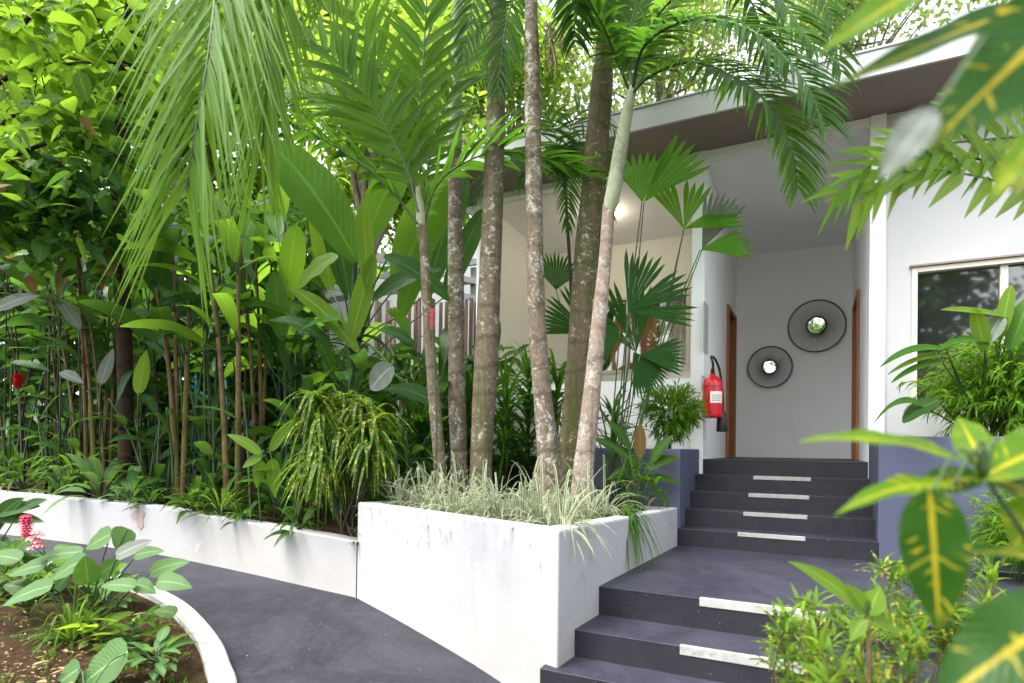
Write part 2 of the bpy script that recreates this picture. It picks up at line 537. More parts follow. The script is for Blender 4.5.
def pavemat(name, c1, c2, worn, rough=.62, amt=.5):
    m, t, n, l, p = mat(name)
    tc = n.new('ShaderNodeTexCoord')
    n1 = noise(n, l, 1.8, 8, .65, tc.outputs['Object'])
    col = mixc(n, l, n1.outputs['Fac'], c1, c2)
    n2 = noise(n, l, 5, 8, .75, tc.outputs['Object'], .6)
    r2 = ramp(n, [(.52, (0, 0, 0)), (.78, (1, 1, 1))]); l.new(n2.outputs['Fac'], r2.inputs[0])
    col = mixc(n, l, math_n(n, l, 'MULTIPLY', r2.outputs[0], amt), col, worn)
    n6 = noise(n, l, .9, 5, .7, tc.outputs['Object'], 1.)
    n8 = noise(n, l, 26, 8, .8, tc.outputs['Object'], .8)
    r8 = ramp(n, [(.5, (0, 0, 0)), (.7, (1, 1, 1))]); l.new(n8.outputs['Fac'], r8.inputs[0])
    col = mixc(n, l, math_n(n, l, 'MULTIPLY', r8.outputs[0], .5), col, worn)
    r6 = ramp(n, [(.42, (0, 0, 0)), (.62, (1, 1, 1))]); l.new(n6.outputs['Fac'], r6.inputs[0])
    col = mixc(n, l, math_n(n, l, 'MULTIPLY', r6.outputs[0], .45), col, worn)
    n7 = noise(n, l, 55, 2, .5, tc.outputs['Object'])
    r7 = ramp(n, [(.745, (0, 0, 0)), (.755, (1, 1, 1))]); l.new(n7.outputs['Fac'], r7.inputs[0])
    col = mixc(n, l, math_n(n, l, 'MULTIPLY', r7.outputs[0], .8), col, (.30, .29, .28))
    n3 = noise(n, l, 140, 3, .6, tc.outputs['Object'])
    r3 = ramp(n, [(.3, (.5, .5, .5)), (.7, (1.5, 1.5, 1.5))]); l.new(n3.outputs['Fac'], r3.inputs[0])
    col = mixc(n, l, 1., col, r3.outputs[0], 'MULTIPLY')
    l.new(col, p.inputs['Base Color'])
    rr = n.new('ShaderNodeMapRange'); rr.inputs[3].default_value = rough - .12; rr.inputs[4].default_value = rough + .18
    l.new(n1.outputs['Fac'], rr.inputs[0]); l.new(rr.outputs[0], p.inputs['Roughness'])
    p.inputs['Specular IOR Level'].default_value = .45
    bp = n.new('ShaderNodeBump'); bp.inputs['Strength'].default_value = .35; bp.inputs['Distance'].default_value = .008
    l.new(math_n(n, l, 'ADD', n3.outputs['Fac'], n2.outputs['Fac']), bp.inputs['Height']); l.new(bp.outputs[0], p.inputs['Normal'])
    return m


WHITE = stucco('white_plaster', (.86, .86, .86), amt=.12, bump=.1)
FACADE = stucco('facade_plaster', (.50, .50, .505), amt=.12, bump=.1)
WALLW = stucco('painted_masonry', (.35, .35, .365), dirt=(.20, .19, .175), amt=.75, low=(-.05, .5))
LOWW = stucco('painted_low_masonry', (.345, .345, .365), dirt=(.24, .23, .22), amt=.75, low=(.2, .7))
BLUE = stucco('blue_grey_paint', (.072, .080, .125), dirt=(.10, .11, .145), amt=.35, bump=.12, rough=.6)
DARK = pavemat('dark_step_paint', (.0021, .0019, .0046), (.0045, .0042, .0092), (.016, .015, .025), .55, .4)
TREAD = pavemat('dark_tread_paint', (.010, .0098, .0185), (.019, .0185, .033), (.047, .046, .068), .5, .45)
PATH = pavemat('dark_path_paint', (.005, .0049, .0095), (.0145, .014, .0235), (.054, .052, .072), .58, .45)
def stripmat():
    m, t, n, l, p = mat('chipped_white_paint')
    tc = n.new('ShaderNodeTexCoord'); ob = tc.outputs['Object']
    a_ = noise(n, l, 26, 10, .75, ob)
    b_ = noise(n, l, 4, 5, .6, ob)
    k = math_n(n, l, 'ADD', math_n(n, l, 'MULTIPLY', a_.outputs['Fac'], .6), math_n(n, l, 'MULTIPLY', b_.outputs['Fac'], .4))
    r_ = ramp(n, [(.33, (.05, .048, .05)), (.36, (.20, .195, .185)), (.45, (.29, .285, .27)), (.65, (.36, .355, .34))]); l.new(k, r_.inputs[0])
    l.new(r_.outputs[0], p.inputs['Base Color']); p.inputs['Roughness'].default_value = .8; p.inputs['Specular IOR Level'].default_value = .2
    bp = n.new('ShaderNodeBump'); bp.inputs['Strength'].default_value = .5; bp.inputs['Distance'].default_value = .006
    l.new(k, bp.inputs['Height']); l.new(bp.outputs[0], p.inputs['Normal'])
    return m


STRIP = stripmat()
BROWN = plain('taupe_soffit', (.24, .19, .16), .7, var=.1, scale=3)
CREAM = plain('cream_wall', (.78, .765, .715), .8, var=.04, scale=3)
FRAMEM = plain('cream_window_frame', (.62, .58, .50), .45)
WOOD = plain('orange_wood', (.30, .105, .03), .45, var=.35, scale=9)
def soilmat():
    m, t, n, l, p = mat('soil')
    tc = n.new('ShaderNodeTexCoord'); ob = tc.outputs['Object']
    a_ = noise(n, l, 30, 10, .8, ob)
    r_ = ramp(n, [(.3, (.012, .007, .004)), (.5, (.05, .026, .014)), (.72, (.12, .075, .045))]); l.new(a_.outputs['Fac'], r_.inputs[0])
    b_ = noise(n, l, 3.5, 6, .7, ob)
    rb = ramp(n, [(.5, (0, 0, 0)), (.66, (1, 1, 1))]); l.new(b_.outputs['Fac'], rb.inputs[0])
    l.new(mixc(n, l, math_n(n, l, 'MULTIPLY', rb.outputs[0], .5), r_.outputs[0], (.055, .075, .015)), p.inputs['Base Color'])
    p.inputs['Roughness'].default_value = .95; p.inputs['Specular IOR Level'].default_value = .1
    bp = n.new('ShaderNodeBump'); bp.inputs['Strength'].default_value = 1; bp.inputs['Distance'].default_value = .03
    l.new(a_.outputs['Fac'], bp.inputs['Height']); l.new(bp.outputs[0], p.inputs['Normal'])
    return m


SOIL = soilmat()
RED = plain('red_enamel', (.55, .008, .018), .25)
BLACK = plain('black_rubber', (.012, .012, .013), .5)
PAPER = plain('white_paper', (.78, .77, .74), .6)
PRINT = plain('grey_print', (.25, .24, .25), .6)
STEEL = plain('bracket_steel', (.35, .35, .36), .4, .8)
WIRE = plain('dark_wire', (.085, .076, .07), .45, .3)
MIRROR = plain('mirror_glass', (.86, .88, .87), .03, 1)
TEAL = plain('turquoise_paint', (.02, .34, .38), .4)
CURT = plain('curtain_cloth', (.55, .52, .46), .8, var=.15, scale=5)
GREYRAIL = plain('grey_metal', (.26, .26, .27), .5, .2)
DKWOOD = plain('weathered_dark_wood', (.075, .045, .03), .8, var=.5, scale=14)


def glassmat():
    m, t, n, l, p = mat('window_glass')
    p.inputs['Base Color'].default_value = (.018, .020, .020, 1)
    p.inputs['Roughness'].default_value = .035
    p.inputs['IOR'].default_value = 1.7
    p.inputs['Specular IOR Level'].default_value = .9
    return m


def seeglass():
    m, t, n, l, p = mat('clear_window_glass')
    gl = n.new('ShaderNodeBsdfGlossy'); gl.inputs['Roughness'].default_value = .03
    tr = n.new('ShaderNodeBsdfTransparent')
    mx = n.new('ShaderNodeMixShader'); mx.inputs[0].default_value = .09
    l.new(tr.outputs[0], mx.inputs[1]); l.new(gl.outputs[0], mx.inputs[2])
    l.new(mx.outputs[0], n['Material Output'].inputs['Surface'])
    return m


GLASS = glassmat()
CLEAR = seeglass()

LF = leafmat
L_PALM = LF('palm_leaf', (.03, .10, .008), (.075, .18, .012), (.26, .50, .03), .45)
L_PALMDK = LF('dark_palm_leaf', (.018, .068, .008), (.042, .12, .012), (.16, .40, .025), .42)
L_COCO = LF('coconut_leaf', (.06, .16, .014), (.11, .24, .025), (.42, .68, .04), .55, .5)
L_BRIGHT = LF('bright_leaf', (.05, .15, .012), (.11, .23, .016), (.28, .50, .03), .5)
L_MID = LF('mid_leaf', (.03, .095, .016), (.07, .15, .02), (.2, .4, .03), .42, old=.03)
L_DEEP = LF('deep_leaf', (.022, .075, .016), (.055, .13, .024), (.14, .30, .03), .38, .3)
L_BAN = LF('paddle_leaf', (.03, .115, .012), (.06, .17, .018), (.30, .56, .04), .46, .32, 'ribs')
L_BANDK = LF('dark_paddle_leaf', (.02, .075, .018), (.045, .115, .026), (.13, .30, .03), .38, .3, 'ribs', old=.02)
L_BANLT = LF('light_paddle_leaf', (.10, .21, .02), (.15, .27, .03), (.42, .62, .04), .5, .32, 'ribs')
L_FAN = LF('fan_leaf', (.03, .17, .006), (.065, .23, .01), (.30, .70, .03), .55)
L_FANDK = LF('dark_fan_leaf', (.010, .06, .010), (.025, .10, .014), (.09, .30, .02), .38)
L_CROT = LF('croton_leaf', (.014, .062, .008), (.03, .095, .01), (.10, .30, .02), .4, .3, 'croton', (.42, .34, .02))
L_CROTY = LF('yellow_croton_leaf', (.07, .19, .01), (.12, .24, .012), (.34, .52, .02), .45, .3, 'croton', (.48, .42, .02))
L_FLECK = LF('flecked_leaf', (.04, .11, .02), (.075, .16, .022), (.24, .44, .03), .38, .35, 'flecks', (.42, .38, .04))
L_SPID = LF('striped_grass', (.06, .13, .035), (.11, .18, .06), (.3, .42, .12), .35, .5, 'margin', (.48, .50, .36), old=.06)
L_GRASS = LF('green_grass', (.05, .13, .015), (.10, .2, .02), (.3, .5, .04), .42, .5)
L_BAMB = LF('fine_leaf', (.06, .16, .014), (.13, .27, .02), (.36, .62, .04), .48)
L_CAL = LF('grey_green_leaf', (.075, .17, .055), (.13, .24, .085), (.26, .48, .07), .35, .45, 'ribs')
L_OLIVE = LF('far_olive_leaf', (.12, .20, .045), (.22, .30, .08), (.5, .66, .16), .55, old=.03)
L_FAR = LF('far_leaf', (.06, .14, .018), (.14, .24, .025), (.46, .70, .06), .55)
L_DRY = plain('dry_leaf', (.25, .17, .07), .8, var=.4)
L_SILV = LF('silver_leaf', (.17, .20, .17), (.24, .27, .23), (.3, .38, .25), .3, .35)
STEMR = barkmat('reddish_cane', (.07, .045, .022), (.18, .125, .06), 0, 3, .6)
STEMG = plain('green_stalk', (.024, .055, .009), .55, var=.3, scale=8)
STEMD = plain('dark_stalk', (.026, .02, .010), .8, var=.4, scale=10)
SHAFT = barkmat('pale_crownshaft', (.24, .27, .16), (.36, .38, .27), .25, 2)
B_GREY = barkmat('lichen_bark', (.10, .075, .055), (.24, .19, .145), .72, 7, .35)
B_BROWN = barkmat('brown_ringed_bark', (.085, .066, .046), (.20, .16, .115), .6, 7, .55)
B_MOSS = barkmat('mossy_bark', (.085, .066, .044), (.18, .14, .095), .55, 7, .95)
B_PALE = barkmat('pale_ringed_bark', (.19, .145, .11), (.34, .27, .215), .72, 7, .1)
B_DARK = barkmat('dark_bark', (.022, .015, .01), (.05, .034, .024), .15, 5)
B_TREE = barkmat('tree_bark', (.10, .08, .06), (.17, .14, .11), .5, 3, .4)
FLRED = plain('red_petal', (.5, .012, .02), .5)
FLPINK = plain('pink_petal', (.72, .22, .25), .55)
FLMAG = plain('magenta_petal', (.55, .03, .10), .5)

# ================================================================== SETTING
PZX = [-60, -20, -9, -6, -4.6, -3.455, -2.83, -2.07, -1.76, -1.4, -1.2, 60]
PZZ = [.75, .7, .5, .42, .328, .243, .18, .085, .03, -.05, -.08, -.08]


def pz(x): return float(np.interp(x, PZX, PZZ))


LOWTOP = 0.475   # low wall above the path


def sz(x, y):    # garden soil level behind the low wall
    base = pz(min(x, -3.2)) + LOWTOP - .06
    return base + .03 * max(0, min(y - 4, 8)) + .05 * math.sin(x * 1.7 + y) * min(1, max(0, y - 4.2))


def sheet(name, xs, ys, zf, m, loc=None):
    mb = MB()
    V = [(x, y, zf(x, y)) for y in ys for x in xs]
    nx = len(xs)
    F = [(j * nx + i, j * nx + i + 1, (j + 1) * nx + i + 1, (j + 1) * nx + i) for j in range(len(ys) - 1) for i in range(nx - 1)]
    mb.add(V, F)
    o = mb.build(name, m)
    o['kind'] = 'structure'
    return o


GROUND = plain('ground_earth', (.06, .055, .03), .95, var=.5, scale=3)
sheet('ground', np.linspace(-400, 400, 41), np.linspace(-400, 400, 41), lambda x, y: -.25, GROUND)
sheet('path', np.linspace(-20, 6, 105), np.linspace(-9, 4.3, 54), lambda x, y: pz(x), PATH)
# garden soil behind the low wall and under the trees
sheet('garden_soil', np.linspace(-24, -1.5, 60), np.linspace(4.05, 24, 50), lambda x, y: sz(x, y), SOIL)

# low garden wall along the ramp
ctr = [(-3.46, 3.953), (-3.843, 3.93), (-5.917, 3.79), (-8.242, 3.47), (-10.7, 2.96), (-15, 1.6)]
cp = catmull([(a, b, 0) for a, b in ctr], 60)[:, :2]
tn = np.gradient(cp, axis=0); tn /= np.linalg.norm(tn, axis=1)[:, None]
nb = np.stack([tn[:, 1], -tn[:, 0]], 1)   # away from the path
mb = MB()
V, F = [], []
for p, n_ in zip(cp, nb):
    z = pz(p[0])
    q = p + n_ * .14
    r = RNG.normal(0, .003)
    V += [(p[0], p[1], z - .2), (p[0], p[1], z + LOWTOP + r - .012), (p[0] + n_[0] * .012, p[1] + n_[1] * .012, z + LOWTOP + r), (q[0], q[1], z + LOWTOP + r), (q[0], q[1], z - .2)]
for i in range(len(cp) - 1):
    for j in range(4): F.append((i * 5 + j, (i + 1) * 5 + j, (i + 1) * 5 + j + 1, i * 5 + j + 1))
mb.add(V, F, smooth=False)
lw = mb.build('garden_wall', LOWW, loc=(-5.9, 3.8, .4))
tag(lw, 'long low white plastered wall along the back of the dark ramp', 'wall')

wp = np.array([(0, .0), (.05, .05), (.13, .06), (.16, .02), (.14, -.03), (.15, -.1), (.12, -.14), (.08, -.12), (.07, -.05), (.02, -.04)])
pc = np.array([-6.28, 3.735]); pz0 = pz(-6.28) + .36
mb = MB(); V = []
for dz in (-.0015, -.006):
    for a_, b_ in wp:
        x_ = pc[0] + a_ * 1.3; yb = float(np.interp(x_, cp[::-1, 0], cp[::-1, 1]))
        V.append((x_, yb + dz, pz0 + b_))
nq = len(wp)
mb.add(V, [tuple(range(nq, 2 * nq))] + [(i, (i + 1) % nq, nq + (i + 1) % nq, nq + i) for i in range(nq)], smooth=False)
mb.build('bare_patch', plain('bare_render', (.30, .235, .215), .9, var=.2, scale=30), lw)

# tall white planter
A, B = np.array([-1.33, 3.25]), np.array([-3.458, 3.955])
Cc, Dd = np.array([-1.185, 5.925]), np.array([-3.40, 5.9])
pl = thing('planter', 'tall white plastered planter holding the palm trunks beside the steps', 'planter', (*((A + B) / 2), 0))
din = norm(np.array([-(B - A)[1], (B - A)[0]]))
if din[1] < 0: din = -din


def wallprism(a, b, inn, z0, z1, name, m, bevel=.014):
    w = MB()
    poly = [a, b, b + inn, a + inn]
    ar = sum(poly[i][0] * poly[(i + 1) % 4][1] - poly[(i + 1) % 4][0] * poly[i][1] for i in range(4))
    w.prism(poly if ar > 0 else poly[::-1], z0, z1)
    return w.build(name, m, pl, bevel=bevel)


# one ring of wall: outer outline A-B-D-C with the inner outline set in by 11 cm
t_ = .11
outer = [A, Cc, Dd, B]
cen = sum(outer) / 4
inner = [np.array([A[0] - .13, A[1] + .155]), np.array([Cc[0] - .115, Cc[1] - .1]), np.array([Dd[0] + .11, Dd[1] - .1]), np.array([B[0] + .13, B[1] + .08])]
ztop = [1.05, .968, .968, 1.05]
V = [(p[0], p[1], -.25) for p in outer] + [(p[0], p[1], z) for p, z in zip(outer, ztop)] + [(p[0], p[1], z) for p, z in zip(inner, ztop)] + [(p[0], p[1], .5) for p in inner]
F = []
for i in range(4):
    j = (i + 1) % 4
    F += [(i, j, 4 + j, 4 + i), (4 + i, 4 + j, 8 + j, 8 + i), (8 + i, 8 + j, 12 + j, 12 + i)]
mb = MB(); mb.add(V, F, smooth=False); mb.build('planter_wall', WALLW, pl, bevel=.016)
mb = MB()
V = [(p[0], p[1], z) for p, z in zip(inner, (.985, .91, .91, .985))]
mb.add(V, [(0, 1, 2, 3)]); mb.build('soil_bed', SOIL, pl)

# near bed on the left with its white kerb
kpx = [(-1.4, .2), (-1.75, 1.0), (-2.2, 1.75), (-2.702, 2.18), (-2.971, 2.347), (-3.311, 2.535), (-3.936, 2.79), (-4.405, 2.90), (-4.9, 2.955), (-5.5, 2.93), (-6.6, 2.78), (-8.2, 2.45), (-12, 1.3)]
kp = catmull([(a, b, 0) for a, b in kpx], 70)[:, :2]
tn = np.gradient(kp, axis=0); tn /= np.linalg.norm(tn, axis=1)[:, None]
nb = np.stack([-tn[:, 1], tn[:, 0]], 1)
if (nb[30] @ np.array([0, 1.])) > 0: nb = -nb
mb = MB(); V, F = [], []
for p, n_ in zip(kp, nb):
    z = pz(p[0]); a = p + n_ * .012; q = p + n_ * .13
    h = .10
    V += [(p[0], p[1], z - .1), (p[0], p[1], z + h - .012), (a[0], a[1], z + h), (q[0], q[1], z + h), (q[0], q[1], z - .1)]
for i in range(len(kp) - 1):
    for j in range(4): F.append((i * 5 + j, i * 5 + j + 1, (i + 1) * 5 + j + 1, (i + 1) * 5 + j))
mb.add(V, F, smooth=False)
kb = mb.build('kerb', LOWW, loc=(-3.3, 2.5, .2))
tag(kb, 'curved white painted kerb round the near bed on the ramp', 'kerb')
ki = kp + nb * .07
mb = MB(); V, F = [], []
rows = 14
for p, n_ in zip(ki, nb):
    for r in range(rows):
        q = p + np.array([-.35, -.94]) * r * .45 if r else p
        V.append((q[0], q[1], pz(q[0]) + .055 + .03 * math.sin(q[0] * 9 + q[1] * 7) * min(1, r)))
for i in range(len(ki) - 1):
    for r in range(rows - 1): F.append((i * rows + r, i * rows + r + 1, (i + 1) * rows + r + 1, (i + 1) * rows + r))
mb.add(V, F)
o = mb.build('bed_soil', SOIL); o['kind'] = 'structure'
# bed of earth on the near right, below the lower steps
sheet('right_bed_soil', np.linspace(-.12, 5, 24), np.linspace(.35, 2.88, 14), lambda x, y: -.02 + .03 * math.sin(5 * x + 3 * y), SOIL)

# ------------------------------------------------------------------ steps
lf = thing('lower_steps', 'three broad dark painted steps and landing with white stripes, beside the white planter', 'steps', (0.4, 3.4, 0))
XE = 5.0
edges = [(3.885, .60), (3.49, .411), (3.20, .247), (2.91, .085)]
prev = 5.93
for k, (y, z) in enumerate(edges):
    mb = MB()
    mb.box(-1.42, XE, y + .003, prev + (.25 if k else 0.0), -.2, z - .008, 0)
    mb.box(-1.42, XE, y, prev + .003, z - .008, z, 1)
    mb.build('landing' if k == 0 else 'step', [DARK, TREAD], lf, bevel=.003)
    prev = y
for y, z, x0, x1 in ((3.885, .60, -.64, .06), (3.49, .411, -.68, .02)):
    mb = MB()
    mb.box(x0, x1, y - .004, y + .03, z - .048, z + .004)
    mb.build('white_stripe', STRIP, lf, bevel=.003)

uf = thing('upper_steps', 'five narrow dark painted steps with white centre stripes rising to the entrance', 'steps', (-.36, 6.4, .6))
RI, TR = .165, .275
for k in range(5):
    y = 5.93 + k * TR; z = .6 + (k + 1) * RI
    mb = MB()
    y1 = y + TR if k < 4 else 10.1
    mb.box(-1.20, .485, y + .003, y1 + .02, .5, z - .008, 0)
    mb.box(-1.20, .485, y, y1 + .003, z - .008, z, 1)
    mb.build('step' if k < 4 else 'porch_floor', [DARK, TREAD], uf, bevel=.003)
    if k < 4:
        mb = MB(); mb.box(-.64 + .02 * k, -.075 + .012 * k, y - .004, y + .02, z - .035, z + .004)
        mb.build('white_stripe', STRIP, uf, bevel=.003)

# ------------------------------------------------------------------ house
hs_ = thing('house', 'white single storey house with flat brown eaved roof and open entrance porch', 'house', (0, 8, .6))


def part(name, m, *boxes, bevel=0, parent=None):
    mb = MB()
    for b in boxes: mb.box(*b)
    return mb.build(name, m, parent or hs_, bevel=bevel)


CE0, CSL = 4.84, .078     # ceiling height at the front and its slope down to the back


def ceil_z(y): return CE0 - CSL * (y - 7.03)


# right facade with its window opening
WX0, WX1, WZ0, WZ1 = .835, 2.75, 1.95, 3.35
part('facade_wall', FACADE, (.615, WX0, 7.06, 7.24, .6, 4.925), (WX1, 5.2, 7.06, 7.24, .6, 4.925), (WX0, WX1, 7.06, 7.24, .6, WZ0), (WX0, WX1, 7.06, 7.24, WZ1, 4.925))
# wall between porch and right room
part('porch_wall', WHITE, (.475, .612, 7.02, 8.48, .6, 4.925), (.475, .612, 9.55, 10.1, 1.4, 4.925), (.475, .612, 8.48, 9.55, 3.53, 4.925))
# wall on the porch's left
part('porch_wall', WHITE, (-1.275, -1.135, 7.02, 8.93, .6, 4.925), (-1.275, -1.135, 9.85, 10.1, 1.4, 4.925), (-1.275, -1.135, 8.93, 9.85, 3.6, 4.925))
part('back_wall', WHITE, (-1.275, 5.2, 10.1, 10.28, .6, 4.925))
# ceilings slope
for x0, x1, y1, nm, m in ((-1.133, .473, 10.1, 'porch_ceiling', WHITE), (-4.4, -1.277, 9.05, 'veranda_ceiling', WHITE)):
    mb = MB()
    za, zb = ceil_z(7.16), ceil_z(y1)
    V = [(x0, 7.16, za), (x1, 7.16, za), (x1, y1, zb), (x0, y1, zb)]
    mb.add(V + [(a, b, c + .05) for a, b, c in V], [(0, 3, 2, 1), (4, 5, 6, 7), (0, 1, 5, 4), (2, 3, 7, 6), (1, 2, 6, 5), (0, 4, 7, 3)], smooth=False)
    mb.build(nm, m, hs_)
part('front_beam', WHITE, (-1.133, .473, 7.04, 7.158, CE0, 4.925), (-4.13, -1.277, 7.04, 7.158, CE0, 4.925))
part('corner_pillar', WHITE, (-4.13, -3.915, 7.04, 7.25, .5, CE0 - .002))
# veranda: back wall with window opening, floor, low front wall
VY_ = 9.0
VX0, VX1, VZ0, VZ1 = -3.55, -1.66, 2.69, 3.87
part('veranda_wall', CREAM, (-4.13, VX0, VY_, VY_ + .15, .6, 4.9), (VX1, -1.277, VY_, VY_ + .15, .6, 4.9), (VX0, VX1, VY_, VY_ + .15, .6, VZ0), (VX0, VX1, VY_, VY_ + .15, VZ1, 4.9))
part('end_wall', CREAM, (-4.13, -4.0, 7.253, VY_ - .003, .6, 4.9))
part('veranda_floor', TREAD, (-4.4, -1.277, 7.04, VY_ - .003, .5, 1.425))
part('veranda_parapet', WHITE, (-3.91, -1.277, 7.05, 7.17, 1.425, 2.35))
part('room_wall', DKWOOD, (-4.3, -1.4, 10.0, 10.09, 1.4, 4.8))
# roof with white fascia over a taupe eave
roof = part('roof', BROWN, (-4.55, 5.6, 6.30, 10.5, 4.93, 5.10))
part('fascia', FACADE, (-4.56, 5.61, 6.264, 6.297, 4.922, 5.15), parent=roof, bevel=.004)
part('drip_edge', FACADE, (-4.57, 5.62, 6.25, 6.33, 5.153, 5.17), parent=roof)
part('roof_sheet', WHITE, (-4.53, 5.58, 6.35, 10.5, 5.103, 5.15), parent=roof)

# windows
w1 = part('window', GLASS, (WX0 + .05, WX1 - .05, 7.13, 7.14, WZ0 + .05, WZ1 - .05))
tag(w1, 'sliding window with dark glass and cream frame')
part('window_frame', FRAMEM, (WX0 + .001, WX0 + .05, 7.045, 7.17, WZ0 + .001, WZ1 - .001), (WX1 - .05, WX1 - .001, 7.045, 7.17, WZ0 + .001, WZ1 - .001),
     (WX0 + .052, WX1 - .052, 7.047, 7.168, WZ1 - .05, WZ1 - .001), (WX0 + .052, WX1 - .052, 7.047, 7.168, WZ0 + .001, WZ0 + .05),
     (1.54, 1.60, 7.09, 7.16, WZ0 + .052, WZ1 - .052), (2.20, 2.25, 7.09, 7.16, WZ0 + .052, WZ1 - .052), parent=w1, bevel=.003)
part('window_hood', BROWN, (WX0 - .02, WX1 + .02, 7.02, 7.10, WZ1 + .002, WZ1 + .02), parent=w1)
w2 = part('window', CLEAR, (VX0 + .05, VX1 - .05, VY_ + .06, VY_ + .066, VZ0 + .05, VZ1 - .05))
tag(w2, 'veranda window with pale curtain and orange wooden door behind the glass')
part('window_frame', FRAMEM, (VX0 + .001, VX0 + .05, VY_ - .015, VY_ + .12, VZ0 + .001, VZ1 - .001), (VX1 - .05, VX1 - .001, VY_ - .015, VY_ + .12, VZ0 + .001, VZ1 - .001),
     (VX0 + .052, VX1 - .052, VY_ - .013, VY_ + .12, VZ1 - .05, VZ1 - .001), (VX0 + .052, VX1 - .052, VY_ - .013, VY_ + .12, VZ0 + .001, VZ0 + .05),
     (-2.62, -2.57, VY_ + .02, VY_ + .1, VZ0 + .052, VZ1 - .052), parent=w2, bevel=.003)
mb = MB()
for x0, x1 in ((-2.12, -1.7), (-3.5, -3.1)):
    mb = MB()
    xs = np.linspace(x0, x1, 60)
    V = [(x, VY_ + .13 + .025 * math.sin(x * 75), z) for z in (VZ0 - .3, VZ1 + .1) for x in xs]
    mb.add(V, [(i, i + 1, 61 + i, 60 + i) for i in range(59)])
    mb.build('curtain', CURT, w2)

part('inner_shutter', WOOD, (-2.95, -2.2, VY_ + .3, VY_ + .34, 2.0, 3.6), parent=w2)

LC = atY(604, 215, 7.86); LC[2] = ceil_z(7.86) - .004
lp_ = thing('ceiling_lamp', 'small lit warm downlight in the veranda ceiling behind the palm trunks', 'lamp', LC)
mb = MB(); mb.lathe(LC, [(.055, 0), (.075, 0), (.075, -.018), (.055, -.012), (.055, 0)], 28); mb.build('fitting', FACADE, lp_)
LAMP, t__, n__, l__, p__ = mat('lit_bulb')
p__.inputs['Emission Color'].default_value = (1, .78, .45, 1); p__.inputs['Emission Strength'].default_value = 25
mb = MB(); mb.lathe(LC, [(.0001, -.012), (.035, -.010), (.054, -.004), (.054, -.001), (.0001, -.001)], 20); mb.build('bulb', LAMP, lp_)
ld = bpy.data.lights.new('bulb_light', 'POINT'); ld.energy = 2.4; ld.color = (1, .86, .66); ld.shadow_soft_size = .05
lo = bpy.data.objects.new('bulb_light', ld); COL.objects.link(lo); lo.location = LC - UP * .09

# doors: wooden linings with closed leaves
dl = part('door', WOOD, (-1.25, -1.22, 8.99, 9.79, 1.43, 3.54)); tag(dl, 'orange brown wooden door on the porch wall by the extinguisher')
part('door_frame', WOOD, (-1.274, -1.10, 8.932, 8.99, 1.428, 3.598), (-1.274, -1.10, 9.79, 9.848, 1.428, 3.598), (-1.272, -1.102, 8.992, 9.788, 3.545, 3.596), parent=dl, bevel=.004)
dr = part('door', WOOD, (.56, .59, 8.54, 9.49, 1.43, 3.47)); tag(dr, 'wooden door seen edge on at the far side of the porch')
part('door_frame', WOOD, (.44, .61, 8.482, 8.54, 1.428, 3.528), (.44, .61, 9.49, 9.548, 1.428, 3.528), (.442, .608, 8.542, 9.488, 3.475, 3.526), parent=dr, bevel=.004)

# blue grey planter boxes at both sides of the stair
pb = thing('planter_box', 'blue grey masonry planter left of the upper steps, below the bushy fern', 'planter', (-1.7, 6.4, .6))
part('box_wall', BLUE, (-2.5, -1.17, 5.935, 6.05, .5, 1.535), (-1.285, -1.172, 6.052, 7.018, .5, 1.535), (-2.5, -2.39, 6.052, 7.0, .5, 1.535), parent=pb, bevel=.01)
part('soil_bed', SOIL, (-2.388, -1.287, 6.053, 7.0, 1.3, 1.47), parent=pb)
pb2 = thing('planter_box', 'blue grey masonry planter right of the upper steps, under the window', 'planter', (1.8, 6.4, .6))
part('box_wall', BLUE, (.475, 4.8, 5.935, 6.05, .605, 1.66), (.477, .59, 6.052, 7.018, .605, 1.66), parent=pb2, bevel=.01)
part('soil_bed', SOIL, (.592, 4.8, 6.053, 7.05, 1.3, 1.58), parent=pb2)

# ------------------------------------------------------------------ behind the garden: neighbour wall, pergola, pole fence, turquoise rail
nbh = thing('outbuilding', 'plain white outbuilding wall far behind the banana leaves', 'building', (*atD(400, 340, 13)[:2], 0))
o = nbh
mb = MB(); a, b = atD(255, 300, 14.5), atD(500, 300, 12.2)
mb.bar((a[0], a[1], 2.6), (b[0], b[1], 2.6), .2, 6.2); mb.build('wall', WHITE, nbh)
pg = thing('pergola', 'dark slatted pergola behind the palms, in front of the white outbuilding', 'pergola', atD(410, 350, 10.5))
for k, (x0, y0, x1, y1) in enumerate(((325, 262, 480, 300), (345, 252, 482, 283), (325, 283, 478, 262), (330, 300, 480, 280), (360, 255, 482, 262))):
    mb = MB(); mb.bar(atD(x0, y0, 10.8 + .1 * k), atD(x1, y1, 10.2 + .1 * k), .07, .09); mb.build('rafter', GREYRAIL, pg)
for px in (352, 474):
    mb = MB(); t = atD(px, 268, 10.6); mb.bar((t[0], t[1], .4), t, .09, .09, up=(0, 1, 0)); mb.build('post', GREYRAIL, pg)
fn = thing('pole_fence', 'dark fence of upright weathered poles behind the pink ginger', 'fence', (*atD(430, 400, 9.6)[:2], .5))
for k, px in enumerate(np.linspace(376, 480, 22)):
    b = atD(px + RNG.uniform(-1, 1), 345, 9.6 + .1 * math.sin(k))
    t = atD(px + RNG.uniform(-2, 2), 304 + RNG.uniform(-6, 5), 9.6 + .1 * math.sin(k))
    mb = MB(); mb.tube([(b[0], b[1], .4), t], [.035, .03], 7); mb.build('pole', DKWOOD, fn)
rl = thing('handrail', 'turquoise painted metal handrail half hidden behind the left canes', 'handrail', (*atD(200, 440, 9)[:2], .6))
